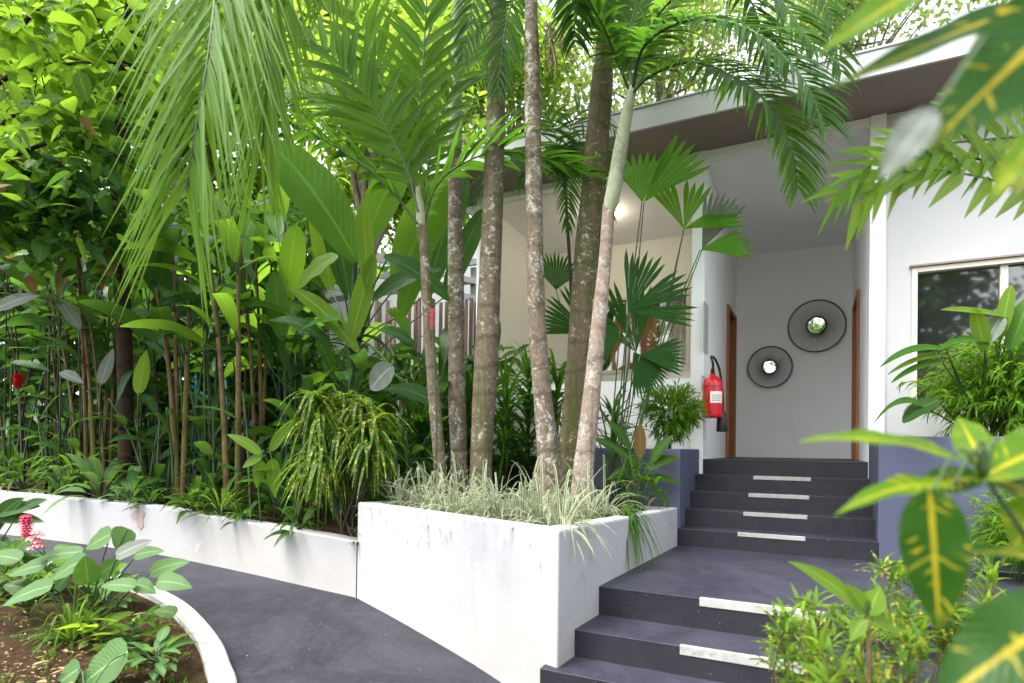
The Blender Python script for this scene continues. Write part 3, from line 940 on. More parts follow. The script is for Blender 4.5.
for p, q in (((186, 351), (222, 378)), ((190, 385), (228, 412)), ((196, 360), (196, 456)), ((226, 380), (228, 460))):
    mb = MB(); mb.tube([atD(*p, 9.0), atD(*q, 9.0)], .022, 8); mb.build('rail', TEAL, rl)
gr = thing('garden_bench', 'grey slatted bench half hidden behind the left canes', 'bench', (*atD(225, 440, 9.3)[:2], .6))
for k, y in enumerate((398, 412, 426, 442, 452)):
    mb = MB(); mb.bar(atD(190, y, 9.3), atD(262, y - 3, 9.4), .05, .09); mb.build('slat', GREYRAIL, gr)
for px in (196, 256):
    mb = MB(); t = atD(px, 394, 9.36); mb.bar((t[0], t[1], .5), t, .06, .06, up=(0, 1, 0)); mb.build('leg', GREYRAIL, gr)

# ------------------------------------------------------------------ fire extinguisher and mirrors
EX = atX(712.5, 400, -1.02); ez = atX(712.5, 418, -1.02)[2]
EXY = EX[1]
ex = thing('fire_extinguisher', 'red fire extinguisher with black horn hanging on the white porch wall', 'extinguisher', (-1.02, EXY, ez))
mb = MB(); mb.lathe((-1.02, EXY, ez), [(0, 0), (.092, 0), (.106, .012), (.108, .03), (.108, .355), (.103, .39), (.084, .425), (.05, .458), (.03, .468), (.03, .49), (0, .49)], 32); mb.build('cylinder', RED, ex)
mb = MB(); mb.lathe((-1.02, EXY, ez), [(.1095, .34), (.1095, .347)], 32); mb.build('band', BLACK, ex)
fd = norm(np.array([.2 + 1.02, -EXY, 0]))          # label faces the path
ang = math.atan2(fd[1], fd[0])
mb = MB()
aa = np.linspace(ang - .25, ang + 1.05, 14)
V = [(-1.02 + .110 * math.cos(a), EXY + .110 * math.sin(a), ez + h) for h in (.16, .285) for a in aa]
mb.add(V, [(i, i + 1, 15 + i, 14 + i) for i in range(13)]); lab = mb.build('label', PAPER, ex)
mb = MB()
for h in (.18, .2, .22, .24):
    V = [(-1.02 + .111 * math.cos(a), EXY + .111 * math.sin(a), ez + h + k) for k in (0, .007) for a in aa[2:-2]]
    mb.add(V, [(i, i + 1, 11 + i, 10 + i) for i in range(9)])
mb.build('print', PRINT, lab)
mb = MB(); mb.lathe((-1.02, EXY, ez + .49), [(0, 0), (.022, 0), (.022, .05), (0, .05)], 12)
mb.bar((-1.02, EXY + .03, ez + .545), (-1.0, EXY - .15, ez + .60), .022, .014); mb.bar((-1.02, EXY + .02, ez + .52), (-1.0, EXY - .12, ez + .525), .022, .014)
mb.build('valve', BLACK, ex)
mb = MB(); mb.tube(catmull([(-1.02, EXY - .02, ez + .52), (-1.0, EXY - .12, ez + .58), (-1.02, EXY - .12, ez + .66), (-.99, EXY - .02, ez + .64), (-.95, EXY + .06, ez + .50), (-.92, EXY + .09, ez + .2), (-.92, EXY + .09, ez + .02)], 40), .013, 8)
mb.build('hose', BLACK, ex)
mb = MB(); mb.lathe((-.93, EXY + .09, ez - .15), [(0, 0), (.055, 0), (.06, .01), (.055, .14), (.04, .2), (.02, .24), (0, .24)], 20); mb.build('horn', BLACK, ex)
sg = atX(706.5, 328, -1.12)
mb = MB(); mb.box(-1.134, -1.122, sg[1] - .14, sg[1] + .14, sg[2] - .28, sg[2] + .28)
tag(mb.build('notice_board', plain('grey_board', (.42, .42, .43), .5), loc=(-1.134, sg[1], sg[2] - .28)), 'slim grey notice board seen edge on above the fire extinguisher', 'notice board')
mb = MB(); mb.box(-1.134, -1.11, EXY - .03, EXY + .03, ez + .3, ez + .47); mb.build('wall_bracket', STEEL, ex)


def sun_mirror(px, py, rx, label):
    c = atY(px, py, 10.03)
    e = atY(px + rx, py, 10.03)
    R = abs(e[0] - c[0])
    t = thing('wall_mirror', label, 'mirror', c, 'round wire mirrors on the porch wall')
    Yc = 10.03

    def ring(r, tr, y):
        a = np.linspace(0, 2 * np.pi, 65)
        q = MB(); q.tube([(c[0] + r * math.cos(k), y, c[2] + r * math.sin(k)) for k in a], tr, 8, cap=False); return q
    ring(R, .011, Yc).build('outer_ring', WIRE, t)
    ring(R * .36, .006, Yc - .045).build('inner_ring', WIRE, t)
    q = MB()
    for k in range(72):
        a = k * 2 * math.pi / 72
        q.tube([(c[0] + r * math.cos(a), y, c[2] + r * math.sin(a)) for r, y in ((R * .3, Yc - .05), (R, Yc))], .0028, 5, cap=False)
    q.build('wire_spokes', WIRE, t)
    q = MB(); q.lathe((c[0], Yc - .03, c[2]), [(R * .315, 0), (R * .345, 0), (R * .345, .03), (R * .315, .03)], 40, axis=(0, -1, 0)); q.build('mirror_frame', WIRE, t)
    q = MB(); q.lathe((c[0], Yc - .03, c[2]), [(R * .315, .012), (R * .2, .014), (.0001, .014)], 40, axis=(0, -1, 0)); q.build('mirror_glass', MIRROR, t)


sun_mirror(816.5, 326, 29.5, 'larger round wire sunburst mirror, higher on the porch back wall')
sun_mirror(769.8, 367, 22.5, 'smaller round wire sunburst mirror, lower on the porch back wall')

# ================================================================== PLANTS


def PX(pts, d=None): return np.array([atD(p[0], p[1], p[2] if len(p) > 2 else d) for p in pts])


def depth_of(P): return float((np.asarray(P) - CAM) @ np.array([-math.sin(YAW), math.cos(YAW), 0]))


def leaf1(mb, b, t, wpx, d, prof='paddle', droop=.2, face=.5, fold=.15, seg=10, mat=0, wave=0.06, petiole=None, pm=1, pr=.006):
    B = atD(b[0], b[1], b[2] if len(b) > 2 else d)
    T = atD(t[0], t[1], t[2] if len(t) > 2 else d)
    ch = T - B; n = np.linalg.norm(ch)
    dv = ch + UP * droop * n
    L = np.linalg.norm(dv)
    view = norm(CAM - (B + T) / 2)
    h = norm(face * view + (1 - face) * UP)
    sd = np.cross(dv, h)
    W = wpx * depth_of((B + T) / 2) / FPX
    leaves(mb, [B], [dv], [sd], L, W, droop, fold, seg, prof, mat, wave)
    if petiole is not None:
        mb.tube(catmull([petiole, (np.asarray(petiole) + B) / 2 + UP * .05, B + norm(dv) * L * .05], 10), [pr] * 10, 6, pm)


def ground_at(P): return sz(P[0], P[1])


# ---- trunks of the palms in the planter
def palm(label, pts, d, bark, soil=.93, shaft=None, group=None, name='palm_tree', root_flare=1.25):
    """pts: (px, py, width px) from the foot up"""
    P = PX([(a, b) for a, b, w in pts], d)
    r = np.array([w for a, b, w in pts]) * d / FPX / 2
    foot = P[0].copy(); foot[2] = soil
    t = thing(name, label, 'palm', foot, group)
    P = np.vstack([foot - UP * .1, P]); r = np.r_[r[0] * root_flare, r]
    C = catmull(P, 60); s = np.linspace(0, 1, 60)
    rr = np.interp(s, np.linspace(0, 1, len(r)), r) * (1 + .02 * np.sin(np.arange(60) * .37 + d) + RNG.normal(0, .006, 60))
    mb = MB(); mb.tube(C, rr, 20); mb.build('trunk', bark, t)
    if shaft:
        Q = PX([(a, b) for a, b, w in shaft], d); q = np.array([w for a, b, w in shaft]) * d / FPX / 2
        mb = MB(); mb.tube(catmull(Q, 24), np.interp(np.linspace(0, 1, 24), np.linspace(0, 1, len(q)), q), 18); mb.build('crownshaft', SHAFT, t)
    return t


def add_frond(t, ctrl, leafm=None, rm=None, d=None, **k):
    mb = MB()
    c = PX(ctrl, d) if (d is not None or not isinstance(ctrl[0], np.ndarray)) else np.array(ctrl, float)
    frond(mb, c, **k)
    return mb.build('frond', [leafm or L_PALM, rm or STEMG], t)


def crown_fronds(t, top, cnt, clen, leafm, az0=0, elev=(10, 75), sag=1.0, **k):
    for i in range(cnt):
        a = az0 + i * 2.399963
        e = math.radians(RNG.uniform(*elev))
        h = np.array([math.cos(a), math.sin(a), 0])
        l = clen * RNG.uniform(.85, 1.1)
        p0 = np.array(top); p1 = p0 + (h * math.cos(e) + UP * math.sin(e)) * l * .38
        p2 = p1 + h * l * .33 - UP * l * .06 * sag; p3 = p2 + h * l * .2 - UP * l * .26 * sag
        add_frond(t, [p0, p1, p2, p3], leafm, **k)


FW = np.array([-math.sin(YAW), math.cos(YAW), 0])
TOCAM = -FW

# thick mossy trunk, pale slanting trunk and the rest, foot first
p5 = palm('mossy palm trunk leaning right, behind the pale slanting trunk', [(571, 462, 27), (575, 410, 25), (580, 350, 25), (587, 250, 25), (594, 180, 24), (601, 95, 22), (605, 40, 17), (609, 0, 15), (618, -140, 14)], 5.9, B_MOSS)
crown_fronds(p5, atD(620, -160, 5.9), 9, 2.0, L_PALM, .4, n=34, L=.5, W=.04, a0=20, a1=55, droop=.3)
p3 = palm('brown palm trunk second from the left of the planter cluster, dark and speckled with lichen', [(481, 468, 22), (484, 400, 24), (488, 320, 23), (493, 200, 21), (497, 70, 17), (498, 0, 17), (500, -170, 15)], 5.7, B_BROWN)
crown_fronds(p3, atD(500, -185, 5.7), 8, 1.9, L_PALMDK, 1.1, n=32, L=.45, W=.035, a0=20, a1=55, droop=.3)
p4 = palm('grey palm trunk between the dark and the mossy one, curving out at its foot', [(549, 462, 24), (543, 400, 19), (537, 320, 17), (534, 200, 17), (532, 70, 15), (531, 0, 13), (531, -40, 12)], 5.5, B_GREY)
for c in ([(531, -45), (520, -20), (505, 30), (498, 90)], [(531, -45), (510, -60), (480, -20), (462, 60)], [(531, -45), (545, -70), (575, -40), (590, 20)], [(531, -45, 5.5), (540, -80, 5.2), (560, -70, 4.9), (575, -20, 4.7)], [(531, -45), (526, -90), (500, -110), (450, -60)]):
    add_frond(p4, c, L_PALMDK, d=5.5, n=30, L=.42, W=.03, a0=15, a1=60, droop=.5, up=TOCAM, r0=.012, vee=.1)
# hanging fruit stalks under the crown
mb = MB()
for k in range(26):
    a = atD(548 + RNG.normal(0, 3), 28 + RNG.normal(0, 3), 5.6)
    b = a + np.array([RNG.normal(.12, .14), RNG.normal(0, .12), -RNG.uniform(.25, .5)])
    mb.tube(catmull([a, (a + b) / 2 + UP * .06, b], 8), .005, 5)
    for q in np.linspace(.35, 1, 9):
        c = a + (b - a) * q + RNG.normal(0, .02, 3)
        mb.lathe(c, [(0, -.012), (.011, 0), (0, .012)], 6)
mb.build('fruit_stalks', plain('fruit_stalk', (.26, .24, .10), .7, var=.3), p4)
p2 = palm('slim straight palm trunk leftmost of the planter cluster, with a pale green crownshaft', [(459, 468, 17), (457, 400, 17), (456, 300, 16), (455, 190, 14), (455, 150, 12)], 6.2, B_GREY,
          shaft=[(455, 152, 14), (456, 100, 13), (457, 50, 12), (458, 0, 10), (459, -60, 8)])
crown_fronds(p2, atD(459, -60, 6.2), 8, 1.8, L_PALM, 2.0, elev=(0, 65), n=30, L=.45, W=.035, a0=20, a1=55, droop=.3)
p6 = palm('pale slanting palm trunk rightmost of the planter cluster, under a green crownshaft and arching fronds', [(583, 474, 21), (589, 420, 18), (596, 350, 16), (604, 270, 13), (609, 205, 12)], 5.2, B_PALE,
          shaft=[(608, 212, 12), (611, 202, 14.5), (614, 188, 15), (620, 152, 14), (626, 118, 12), (632, 88, 9)])
K6 = dict(leafm=L_PALM, n=64, L=.58, W=.042, a0=14, a1=52, droop=.4, up=TOCAM * .6 + UP * .8, r0=.015)
add_frond(p6, [(631, 95, 5.2), (650, 76, 5.0), (690, 62, 4.7), (735, 78, 4.4), (772, 108, 4.2), (792, 150, 4.1), (797, 185, 4.1)], **K6)
add_frond(p6, [(631, 95, 5.2), (617, 60, 5.1), (600, 20, 4.9), (570, -20, 4.7), (520, -20, 4.5)], **{**K6, 'leafm': L_PALMDK})
add_frond(p6, [(632, 92, 5.2), (640, 55, 5.1), (662, 10, 4.9), (710, -25, 4.6), (770, -10, 4.4), (815, 50, 4.2)], **K6)
add_frond(p6, [(632, 92, 5.2), (640, 40, 5.4), (660, -30, 5.7), (700, -60, 6.0)], **K6)
add_frond(p6, [(632, 94, 5.2), (648, 70, 5.3), (668, 60, 5.5), (682, 80, 5.6)], **{**K6, 'L': .32, 'n': 24, 'leafm': L_BRIGHT})
add_frond(p6, [(632, 92, 5.2), (645, 45, 4.9), (690, 20, 4.5), (750, 30, 4.1), (800, 75, 3.9), (822, 120, 3.8)], **{**K6, 'leafm': L_PALMDK})
add_frond(p5, [(618, -150, 5.9), (650, -90, 5.4), (700, -50, 5.0), (750, 0, 4.7), (770, 70, 4.6)], **{**K6, 'leafm': L_PALMDK})
add_frond(p5, [(618, -150, 5.9), (690, -150, 5.5), (770, -90, 5.1), (820, -10, 4.9), (840, 70, 4.8)], **{**K6, 'leafm': L_PALMDK})
add_frond(p5, [(618, -150, 5.9), (590, -90, 5.5), (575, -30, 5.2), (575, 40, 5.1)], **{**K6, 'leafm': L_PALMDK})
add_frond(p6, [(632, 92, 5.2), (628, 40, 5.3), (640, -20, 5.4), (620, -70, 5.6)], **K6)
p1 = palm('young thin stemmed palm with broad arching fronds left of the trunk cluster', [(440, 472, 13), (436, 420, 12), (431, 360, 11), (427, 300, 10), (424, 250, 9), (421, 225, 9)], 5.6, B_BROWN, shaft=[(421, 228, 9), (420, 205, 9), (419, 180, 6)])
K1 = dict(n=22, L=.62, W=.078, a0=32, a1=60, droop=.2, r0=.012, vee=.15)
U1 = TOCAM * .75 + UP * .5
add_frond(p1, [(420, 195), (420, 120), (424, 50), (428, -40), (424, -120)], L_PALM, d=5.6, up=TOCAM, **{**K1, 'n': 26, 'L': .6, 'a0': 42, 'a1': 62})
add_frond(p1, [(418, 212), (405, 165), (372, 105), (331, 56), (292, 30)], L_PALM, d=5.4, up=U1, **K1)
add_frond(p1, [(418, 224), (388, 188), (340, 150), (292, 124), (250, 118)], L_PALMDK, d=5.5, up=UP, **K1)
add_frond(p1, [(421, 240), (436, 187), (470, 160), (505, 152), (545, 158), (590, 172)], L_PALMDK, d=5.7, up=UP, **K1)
add_frond(p1, [(420, 205), (400, 130), (375, 60), (345, 0), (310, -30)], L_PALM, d=5.8, up=U1, **K1)
add_frond(p1, [(420, 205), (440, 120), (470, 60), (505, 20)], L_PALM, d=6.0, up=U1, **{**K1, 'L': .45})
add_frond(p1, [(420, 210), (385, 140), (350, 110), (310, 95), (270, 110)], L_PALM, d=6.1, up=U1, **K1)

# small dark palm between the trunks
ft = atD(575, 400, 6.6); ft[2] = .9
sp = thing('small_palm', 'small dark palm with drooping bluish fronds behind the trunks', 'palm', ft)
mb = MB(); mb.tube([ft, atD(572, 300, 6.5), atD(565, 185, 6.4)], [.03, .022, .015], 8); mb.build('trunk', STEMD, sp)
for c in ([(565, 190), (560, 150), (545, 150), (520, 185)], [(565, 190), (560, 160), (566, 150), (568, 225)], [(565, 190), (580, 140), (600, 150), (610, 215)], [(565, 190), (545, 160), (505, 160), (475, 200)], [(565, 190), (570, 130), (590, 110), (625, 140)], [(565, 190), (550, 120), (520, 110), (490, 150)]):
    add_frond(sp, c, L_PALMDK, d=6.3, n=26, L=.33, W=.03, a0=15, a1=60, droop=.55, up=TOCAM * .6 + UP * .6, r0=.008)

# ---- coconut palm whose fronds hang in at the upper left
ct = atD(128, 450, 6.9); ct[2] = ground_at(ct)
cocos = thing('coconut_palm', 'coconut palm with dark trunk whose long fronds hang down at upper left', 'palm', ct)
top = atD(225, -330, 4.3)
mb = MB(); mb.tube(catmull([ct - UP * .1, atD(124, 330, 6.9), atD(118, 200, 6.7), atD(135, 0, 6.0), atD(180, -200, 5.0), top], 40), np.linspace(.085, .07, 40), 16); mb.build('trunk', B_DARK, cocos)
KC = dict(rm=STEMG, r0=.022, fold=.3, seg=8)
add_frond(cocos, [top, atD(228, -200, 3.6), atD(222, -80, 3.3), atD(215, 0, 3.15), atD(206, 70, 3.05), atD(194, 140, 3.0), atD(186, 190, 3.0)], L_COCO, n=92, L=1.25, W=.025, a0=52, a1=70, droop=.34, up=TOCAM, vee=.1, tipL=.6, start=.2, **KC)
add_frond(cocos, [top, atD(262, -220, 3.9), atD(270, -90, 3.7), atD(268, 10, 3.6), atD(266, 90, 3.5), atD(262, 150, 3.5)], L_COCO, n=70, L=1.15, W=.025, a0=60, a1=78, droop=.4, up=TOCAM, vee=.1, tipL=.6, start=.25, **KC)
add_frond(cocos, [top, atD(300, -330, 4.2), atD(345, -200, 4.0), atD(350, -90, 3.9), atD(330, -10, 3.8)], L_COCO, n=60, L=1.0, W=.026, a0=50, a1=70, droop=.7, up=TOCAM, vee=.1, **KC)
add_frond(cocos, [top, atD(160, -340, 4.4), atD(90, -260, 4.4), atD(40, -150, 4.5)], L_PALM, n=32, L=.8, W=.04, a0=25, a1=60, droop=.5, up=UP, **KC)
add_frond(cocos, [top, atD(230, -420, 5.0), atD(250, -400, 6.0), atD(270, -250, 6.8)], L_PALM, n=32, L=.8, W=.04, a0=25, a1=60, droop=.5, up=UP, **KC)


# ---- trees
def tree(label, foot, h, crown_c, crown_r, n, leaf, lm, bark=B_TREE, tr=.16, clumps=46, name='tree', down=.25, prof='ovate', spread=.34, group=None, extra=()):
    foot = np.array(foot, float); cc = np.array(crown_c, float); cr = np.array(crown_r, float)
    t = thing(name, label, 'tree', foot, group)
    ctop = cc + UP * cr[2] * .25
    sp_ = catmull([foot - UP * .15, foot + (ctop - foot) * .35 + RNG.normal(0, .12, 3) * (1, 1, 0), foot + (ctop - foot) * .7 + RNG.normal(0, .15, 3) * (1, 1, 0), ctop], 30)
    mb = MB(); mb.tube(sp_, np.linspace(tr, tr * .3, 30), 12)
    K = []
    for i in range(clumps):
        v = norm(RNG.normal(0, 1, 3)); v[2] = v[2] * .8 + .1
        K.append(cc + v * cr * RNG.uniform(.35, 1.0))
    K = np.array(K)
    for i in range(0, clumps, 3):
        s = sp_[int(np.clip(RNG.integers(14, 29), 0, 29))]
        mid = (s + K[i]) / 2 + UP * RNG.uniform(-.1, .25) * np.linalg.norm(K[i] - s) * .4
        mb.tube(catmull([s, mid, K[i]], 10), np.linspace(tr * .28, tr * .05, 10), 6)
    mb.build('trunk', bark, t)
    pts = np.vstack([K] + [np.asarray(e) for e in extra]) if len(extra) else K
    mb = MB()
    scatter_leaves(mb, pts, n, np.minimum(spread, cr * .45), leaf, leaf * .55, down, .3, prof, roll=.7)
    mb.build('crown', lm, t)
    return t


# broad leaved tree at the left edge: branches reach in over the canes
bf = atD(-75, 480, 6.7); bf[2] = ground_at(bf)
bt = thing('broadleaf_tree', 'tree with broad bright rounded leaves reaching in from the left edge', 'tree', bf)
mb = MB()
mb.tube(catmull([bf - UP * .1, atD(-70, 300, 6.6), atD(-60, 150, 6.4), atD(-40, 0, 6.3), atD(-20, -120, 6.2)], 30), np.linspace(.09, .04, 30), 12)
BR = [[(-60, 150, 6.4), (0, 82, 5.9), (52, 67, 5.7), (108, 62, 5.5), (140, 72, 5.4)], [(-55, 120, 6.4), (0, 47, 6.0), (22, 26, 5.9), (47, 0, 5.8), (90, -40, 5.8)],
      [(-65, 210, 6.5), (0, 165, 6.1), (60, 140, 5.9), (105, 150, 5.8), (135, 170, 5.8)], [(-68, 260, 6.5), (-10, 215, 6.2), (40, 200, 6.0), (90, 215, 5.9)],
      [(-30, -50, 6.3), (40, -50, 6.0), (110, -20, 5.9), (150, 10, 5.8)], [(-65, 200, 6.5), (20, 110, 6.6), (80, 100, 6.9), (130, 110, 7.0)]]
cl = []
for b in BR:
    P = catmull(PX(b), 26); mb.tube(P, np.linspace(.03, .006, 26), 7); cl.append(P[5:])
    for k in range(6):
        s = P[RNG.integers(6, 25)]; e = s + RNG.normal(0, .3, 3) + np.array([.1, -.05, -.1])
        mb.tube(catmull([s, (s + e) / 2 + UP * .06, e], 8), np.linspace(.007, .003, 8), 5); cl.append(np.linspace(s, e, 8))
mb.build('trunk', B_DARK, bt)
cl = np.vstack(cl)
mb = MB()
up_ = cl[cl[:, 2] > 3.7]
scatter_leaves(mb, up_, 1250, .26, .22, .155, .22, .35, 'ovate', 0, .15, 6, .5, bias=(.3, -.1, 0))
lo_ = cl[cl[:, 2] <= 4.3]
scatter_leaves(mb, lo_, 520, .28, .23, .155, .3, .35, 'ovate', 1, .15, 6, .5, bias=(.3, -.1, 0))  # shade low in the crown is put into a darker leaf colour
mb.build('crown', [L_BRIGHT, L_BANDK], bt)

# background trees behind the garden, then over the roof
bgt = [('tall light green tree behind the canes at the far left', (10, 13.0), (40, 70), (2.8, 2.2, 2.8), 6500, .26, L_FAR),
       ('lower bushy tree closing the far left behind the dark canes', (60, 15.0), (50, 230), (3.4, 1.8, 2.2), 5200, .3, L_MID),
       ('yellow green tree behind the hanging coconut fronds', (190, 12.0), (190, 70), (2.3, 1.9, 2.4), 6000, .24, L_BRIGHT),
       ('lower bushy tree behind the reddish cane clusters', (215, 14.5), (215, 225), (2.8, 1.8, 1.9), 5200, .28, L_FAR),
       ('light green tree rising behind the young arching palm', (330, 13.0), (315, 50), (2.4, 2.0, 2.4), 6000, .24, L_BRIGHT),
       ('leafy tree with a mottled thick trunk behind the banana leaves', (345, 10.0), (375, 90), (1.7, 1.5, 1.9), 3600, .2, L_FAR),
       ('bushy tree behind the pergola, left of the white corner pillar', (405, 15.5), (408, 195), (2.3, 1.6, 1.5), 5200, .24, L_FAR),
       ('green tree behind the slim trunk with the pale crownshaft', (430, 15.0), (465, 50), (2.6, 2.0, 2.6), 5500, .24, L_FAR)]
for lab, (px, d), (cx, cy), r, n, lf_, lm in bgt:
    f = atD(px, 448, d); f[2] = .6
    tree(lab, f, 0, atD(cx, cy, d), r, n, lf_, lm, tr=.24 if 'mottled' in lab else .13, clumps=80)
rft = [('olive tree above the roof, between the mossy trunk and the arching frond', (-3.8, 15.5), 12.0, (2.6, 1.8, 3.0)), ('pale olive tree rising above the middle of the white roof edge', (.6, 16.5), 13.0, (2.8, 1.8, 3.2)),
       ('grey green tree above the roof at the upper right corner', (5.4, 16.5), 13.6, (3.0, 1.8, 3.2)), ('olive tree beyond the left end of the roof', (-7.5, 15.0), 10.4, (2.4, 1.8, 3.0))]
for k, (lab, (x, y), z, r) in enumerate(rft):
    tree(lab, (x, y, .3), 0, (x, y, z), r, 6500, .17, [L_OLIVE, L_OLIVE, L_FAR, L_OLIVE][k], down=.5, prof='lance', clumps=90, spread=.45)
tree('large dark tree across the drive, mirrored in the right window', (3.6, -9.5, -.1), 0, (2.4, -9.5, 5.6), (3.2, 2.0, 3.2), 4600, .4, L_MID, clumps=80, spread=.5)
tree('second large tree across the drive, mirrored beside the first', (9.0, -8.0, -.1), 0, (8.4, -9, 5.0), (2.4, 2.0, 2.8), 2600, .4, L_MID, clumps=60, spread=.5)

# mass of dark undergrowth closing the view between the canes
mb = MB()
n = 11000
px = RNG.uniform(-70, 318, n); dd = RNG.uniform(8.8, 13.0, n); py = RNG.uniform(190, 470, n)
P = np.array([atD(a, b, c) for a, b, c in zip(px, py, dd)])
d = RNG.normal(0, 1, (n, 3)); d[:, 2] = d[:, 2] * .5 - .3
leaves(mb, P, d, perp(d, RNG.normal(0, .8, n)), RNG.uniform(.25, .6, n), RNG.uniform(.09, .2, n), .35, .15, 4, 'ovate')
n = 2200
px = RNG.uniform(330, 640, n); dd = RNG.uniform(7.4, 8.8, n); py = RNG.uniform(345, 470, n)
P = np.array([atD(a, b, c) for a, b, c in zip(px, py, dd)])
P = P[P[:, 1] < 6.9]; n = len(P)
d = RNG.normal(0, 1, (n, 3)); d[:, 2] = d[:, 2] * .5 - .2
leaves(mb, P, d, perp(d, RNG.normal(0, .8, n)), RNG.uniform(.2, .45, n), RNG.uniform(.05, .12, n), .35, .15, 4, 'lance')
ug = mb.build('undergrowth', L_DEEP, loc=(-8, 9, .6))
tag(ug, 'dark mass of leafy undergrowth closing the view behind the canes', 'undergrowth', kind='stuff')


# ---- cane and paddle leaf clumps
def cane_clump(label, px, d, n, h, spread=.22, lean=.12, lm=None, cm=None, L=.6, W=.16, per=4, lo=.45, name='ginger_clump', r=.016, cat='ginger plant', sz_=None, arch=.5, prof='paddle'):
    f = atD(px, 470, d); f[2] = ground_at(f) if sz_ is None else sz_
    t = thing(name, label, cat, f)
    mb = MB()
    for k in range(n):
        b = f + np.array([RNG.normal(0, spread), RNG.normal(0, spread), 0]); b[1] = max(b[1], 4.16)
        b[2] = (ground_at(b) if sz_ is None else sz_) - .05
        hh = h * RNG.uniform(.75, 1.08)
        ln = np.array([RNG.normal(0, lean), RNG.normal(0, lean), 0])
        C = catmull([b, b + UP * hh * .35 + ln * hh * .25, b + UP * hh * .7 + ln * hh * .65, b + UP * hh + ln * hh * 1.2], 20)
        q = MB(); q.tube(C, np.linspace(r, r * .45, 20) * RNG.uniform(.8, 1.25), 8); q.build('cane', cm or STEMR, t)
        a0 = RNG.uniform(0, 6.28)
        for j in range(per):
            s = lo + (1 - lo) * (j + .5) / per
            p = C[int(s * 19)]
            a = a0 + j * math.pi + RNG.normal(0, .35)
            e = RNG.uniform(.35, 1.15) * (.6 + .6 * s)
            dv = np.array([math.cos(a) * math.cos(e), math.sin(a) * math.cos(e), math.sin(e)])
            l = L * RNG.uniform(.75, 1.15)
            pe = p + dv * l * .22
            mb.tube([p, pe], [r * .4, r * .3], 5, 1, cap=False)
            leaves(mb, [pe], [dv], perp([dv], RNG.normal(0, .35)), l, W * RNG.uniform(.8, 1.15), arch * RNG.uniform(.6, 1.3), .2, 9, prof, 0, .05)
    mb.build('foliage', [lm or L_BANDK, STEMG], t)
    return t


cane_clump('clump of dark upright canes at the left, behind the red ginger flower', 78, 7.0, 9, 3.0, .2, .08, L_BANDK, STEMR, .55, .16, 5, r=.024)
cane_clump('reddish cane cluster rising straight from the low wall below the coconut frond', 167, 6.35, 4, 2.9, .05, .04, L_BANDK, STEMR, .75, .2, 4, .62, r=.03)
cane_clump('reddish brown canes right of the reddish cluster, above the mottled low plants', 234, 6.15, 3, 2.8, .05, .05, L_BAN, STEMR, .7, .18, 3, .62, r=.036)
cane_clump('slim canes between the reddish brown canes and the banana leaves', 264, 6.8, 3, 2.9, .08, .06, L_BANDK, STEMR, .6, .16, 4, .5, r=.026)
cane_clump('dark cane thicket behind the left tree leaves', 22, 7.9, 8, 3.0, .3, .1, L_BANDK, STEMD, .6, .16, 5)
cane_clump('dark cane thicket beside the coconut trunk', 118, 8.0, 8, 3.0, .3, .1, L_BANDK, STEMD, .6, .16, 5)
cane_clump('green caned thicket in front of the turquoise rail', 205, 8.0, 6, 3.2, .3, .1, L_BAN, STEMD, .7, .2, 4, .55)
cane_clump('tall paddle leaved clump behind the bright banana leaves', 300, 7.6, 6, 3.3, .3, .12, L_BAN, STEMG, .9, .26, 4, .4)
cane_clump('leafy clump left of the mottled tree trunk', 322, 7.0, 6, 2.1, .25, .15, L_BANDK, STEMG, .65, .18, 4, .3)
cane_clump('leafy clump in front of the pole fence', 392, 6.9, 8, 2.0, .28, .18, L_BANDK, STEMG, .6, .17, 4, .25)
cane_clump('dark leafy clump between the young palm and the slim trunk', 446, 6.9, 7, 2.0, .22, .15, L_BANDK, STEMG, .55, .15, 4, .25, sz_=.9)
cane_clump('low dark clump left of the reddish cluster', 135, 6.6, 6, 1.2, .2, .2, L_BANDK, STEMG, .42, .12, 4, .2)
cane_clump('low dark clump right of the reddish cluster', 200, 6.3, 6, 1.1, .2, .2, L_DEEP, STEMG, .4, .11, 4, .2)
cane_clump('low dark clump behind the flecked drooping bush', 300, 5.9, 7, 1.35, .22, .22, L_BANDK, STEMG, .45, .12, 4, .2)
cane_clump('low dark clump at the foot of the left cane row', 45, 7.3, 7, 1.2, .25, .2, L_DEEP, STEMG, .42, .12, 4, .2)
cane_clump('low leafy clump left of the tall planter corner', 400, 5.9, 6, 1.2, .18, .2, L_DEEP, STEMG, .42, .10, 4, .2, sz_=.75)

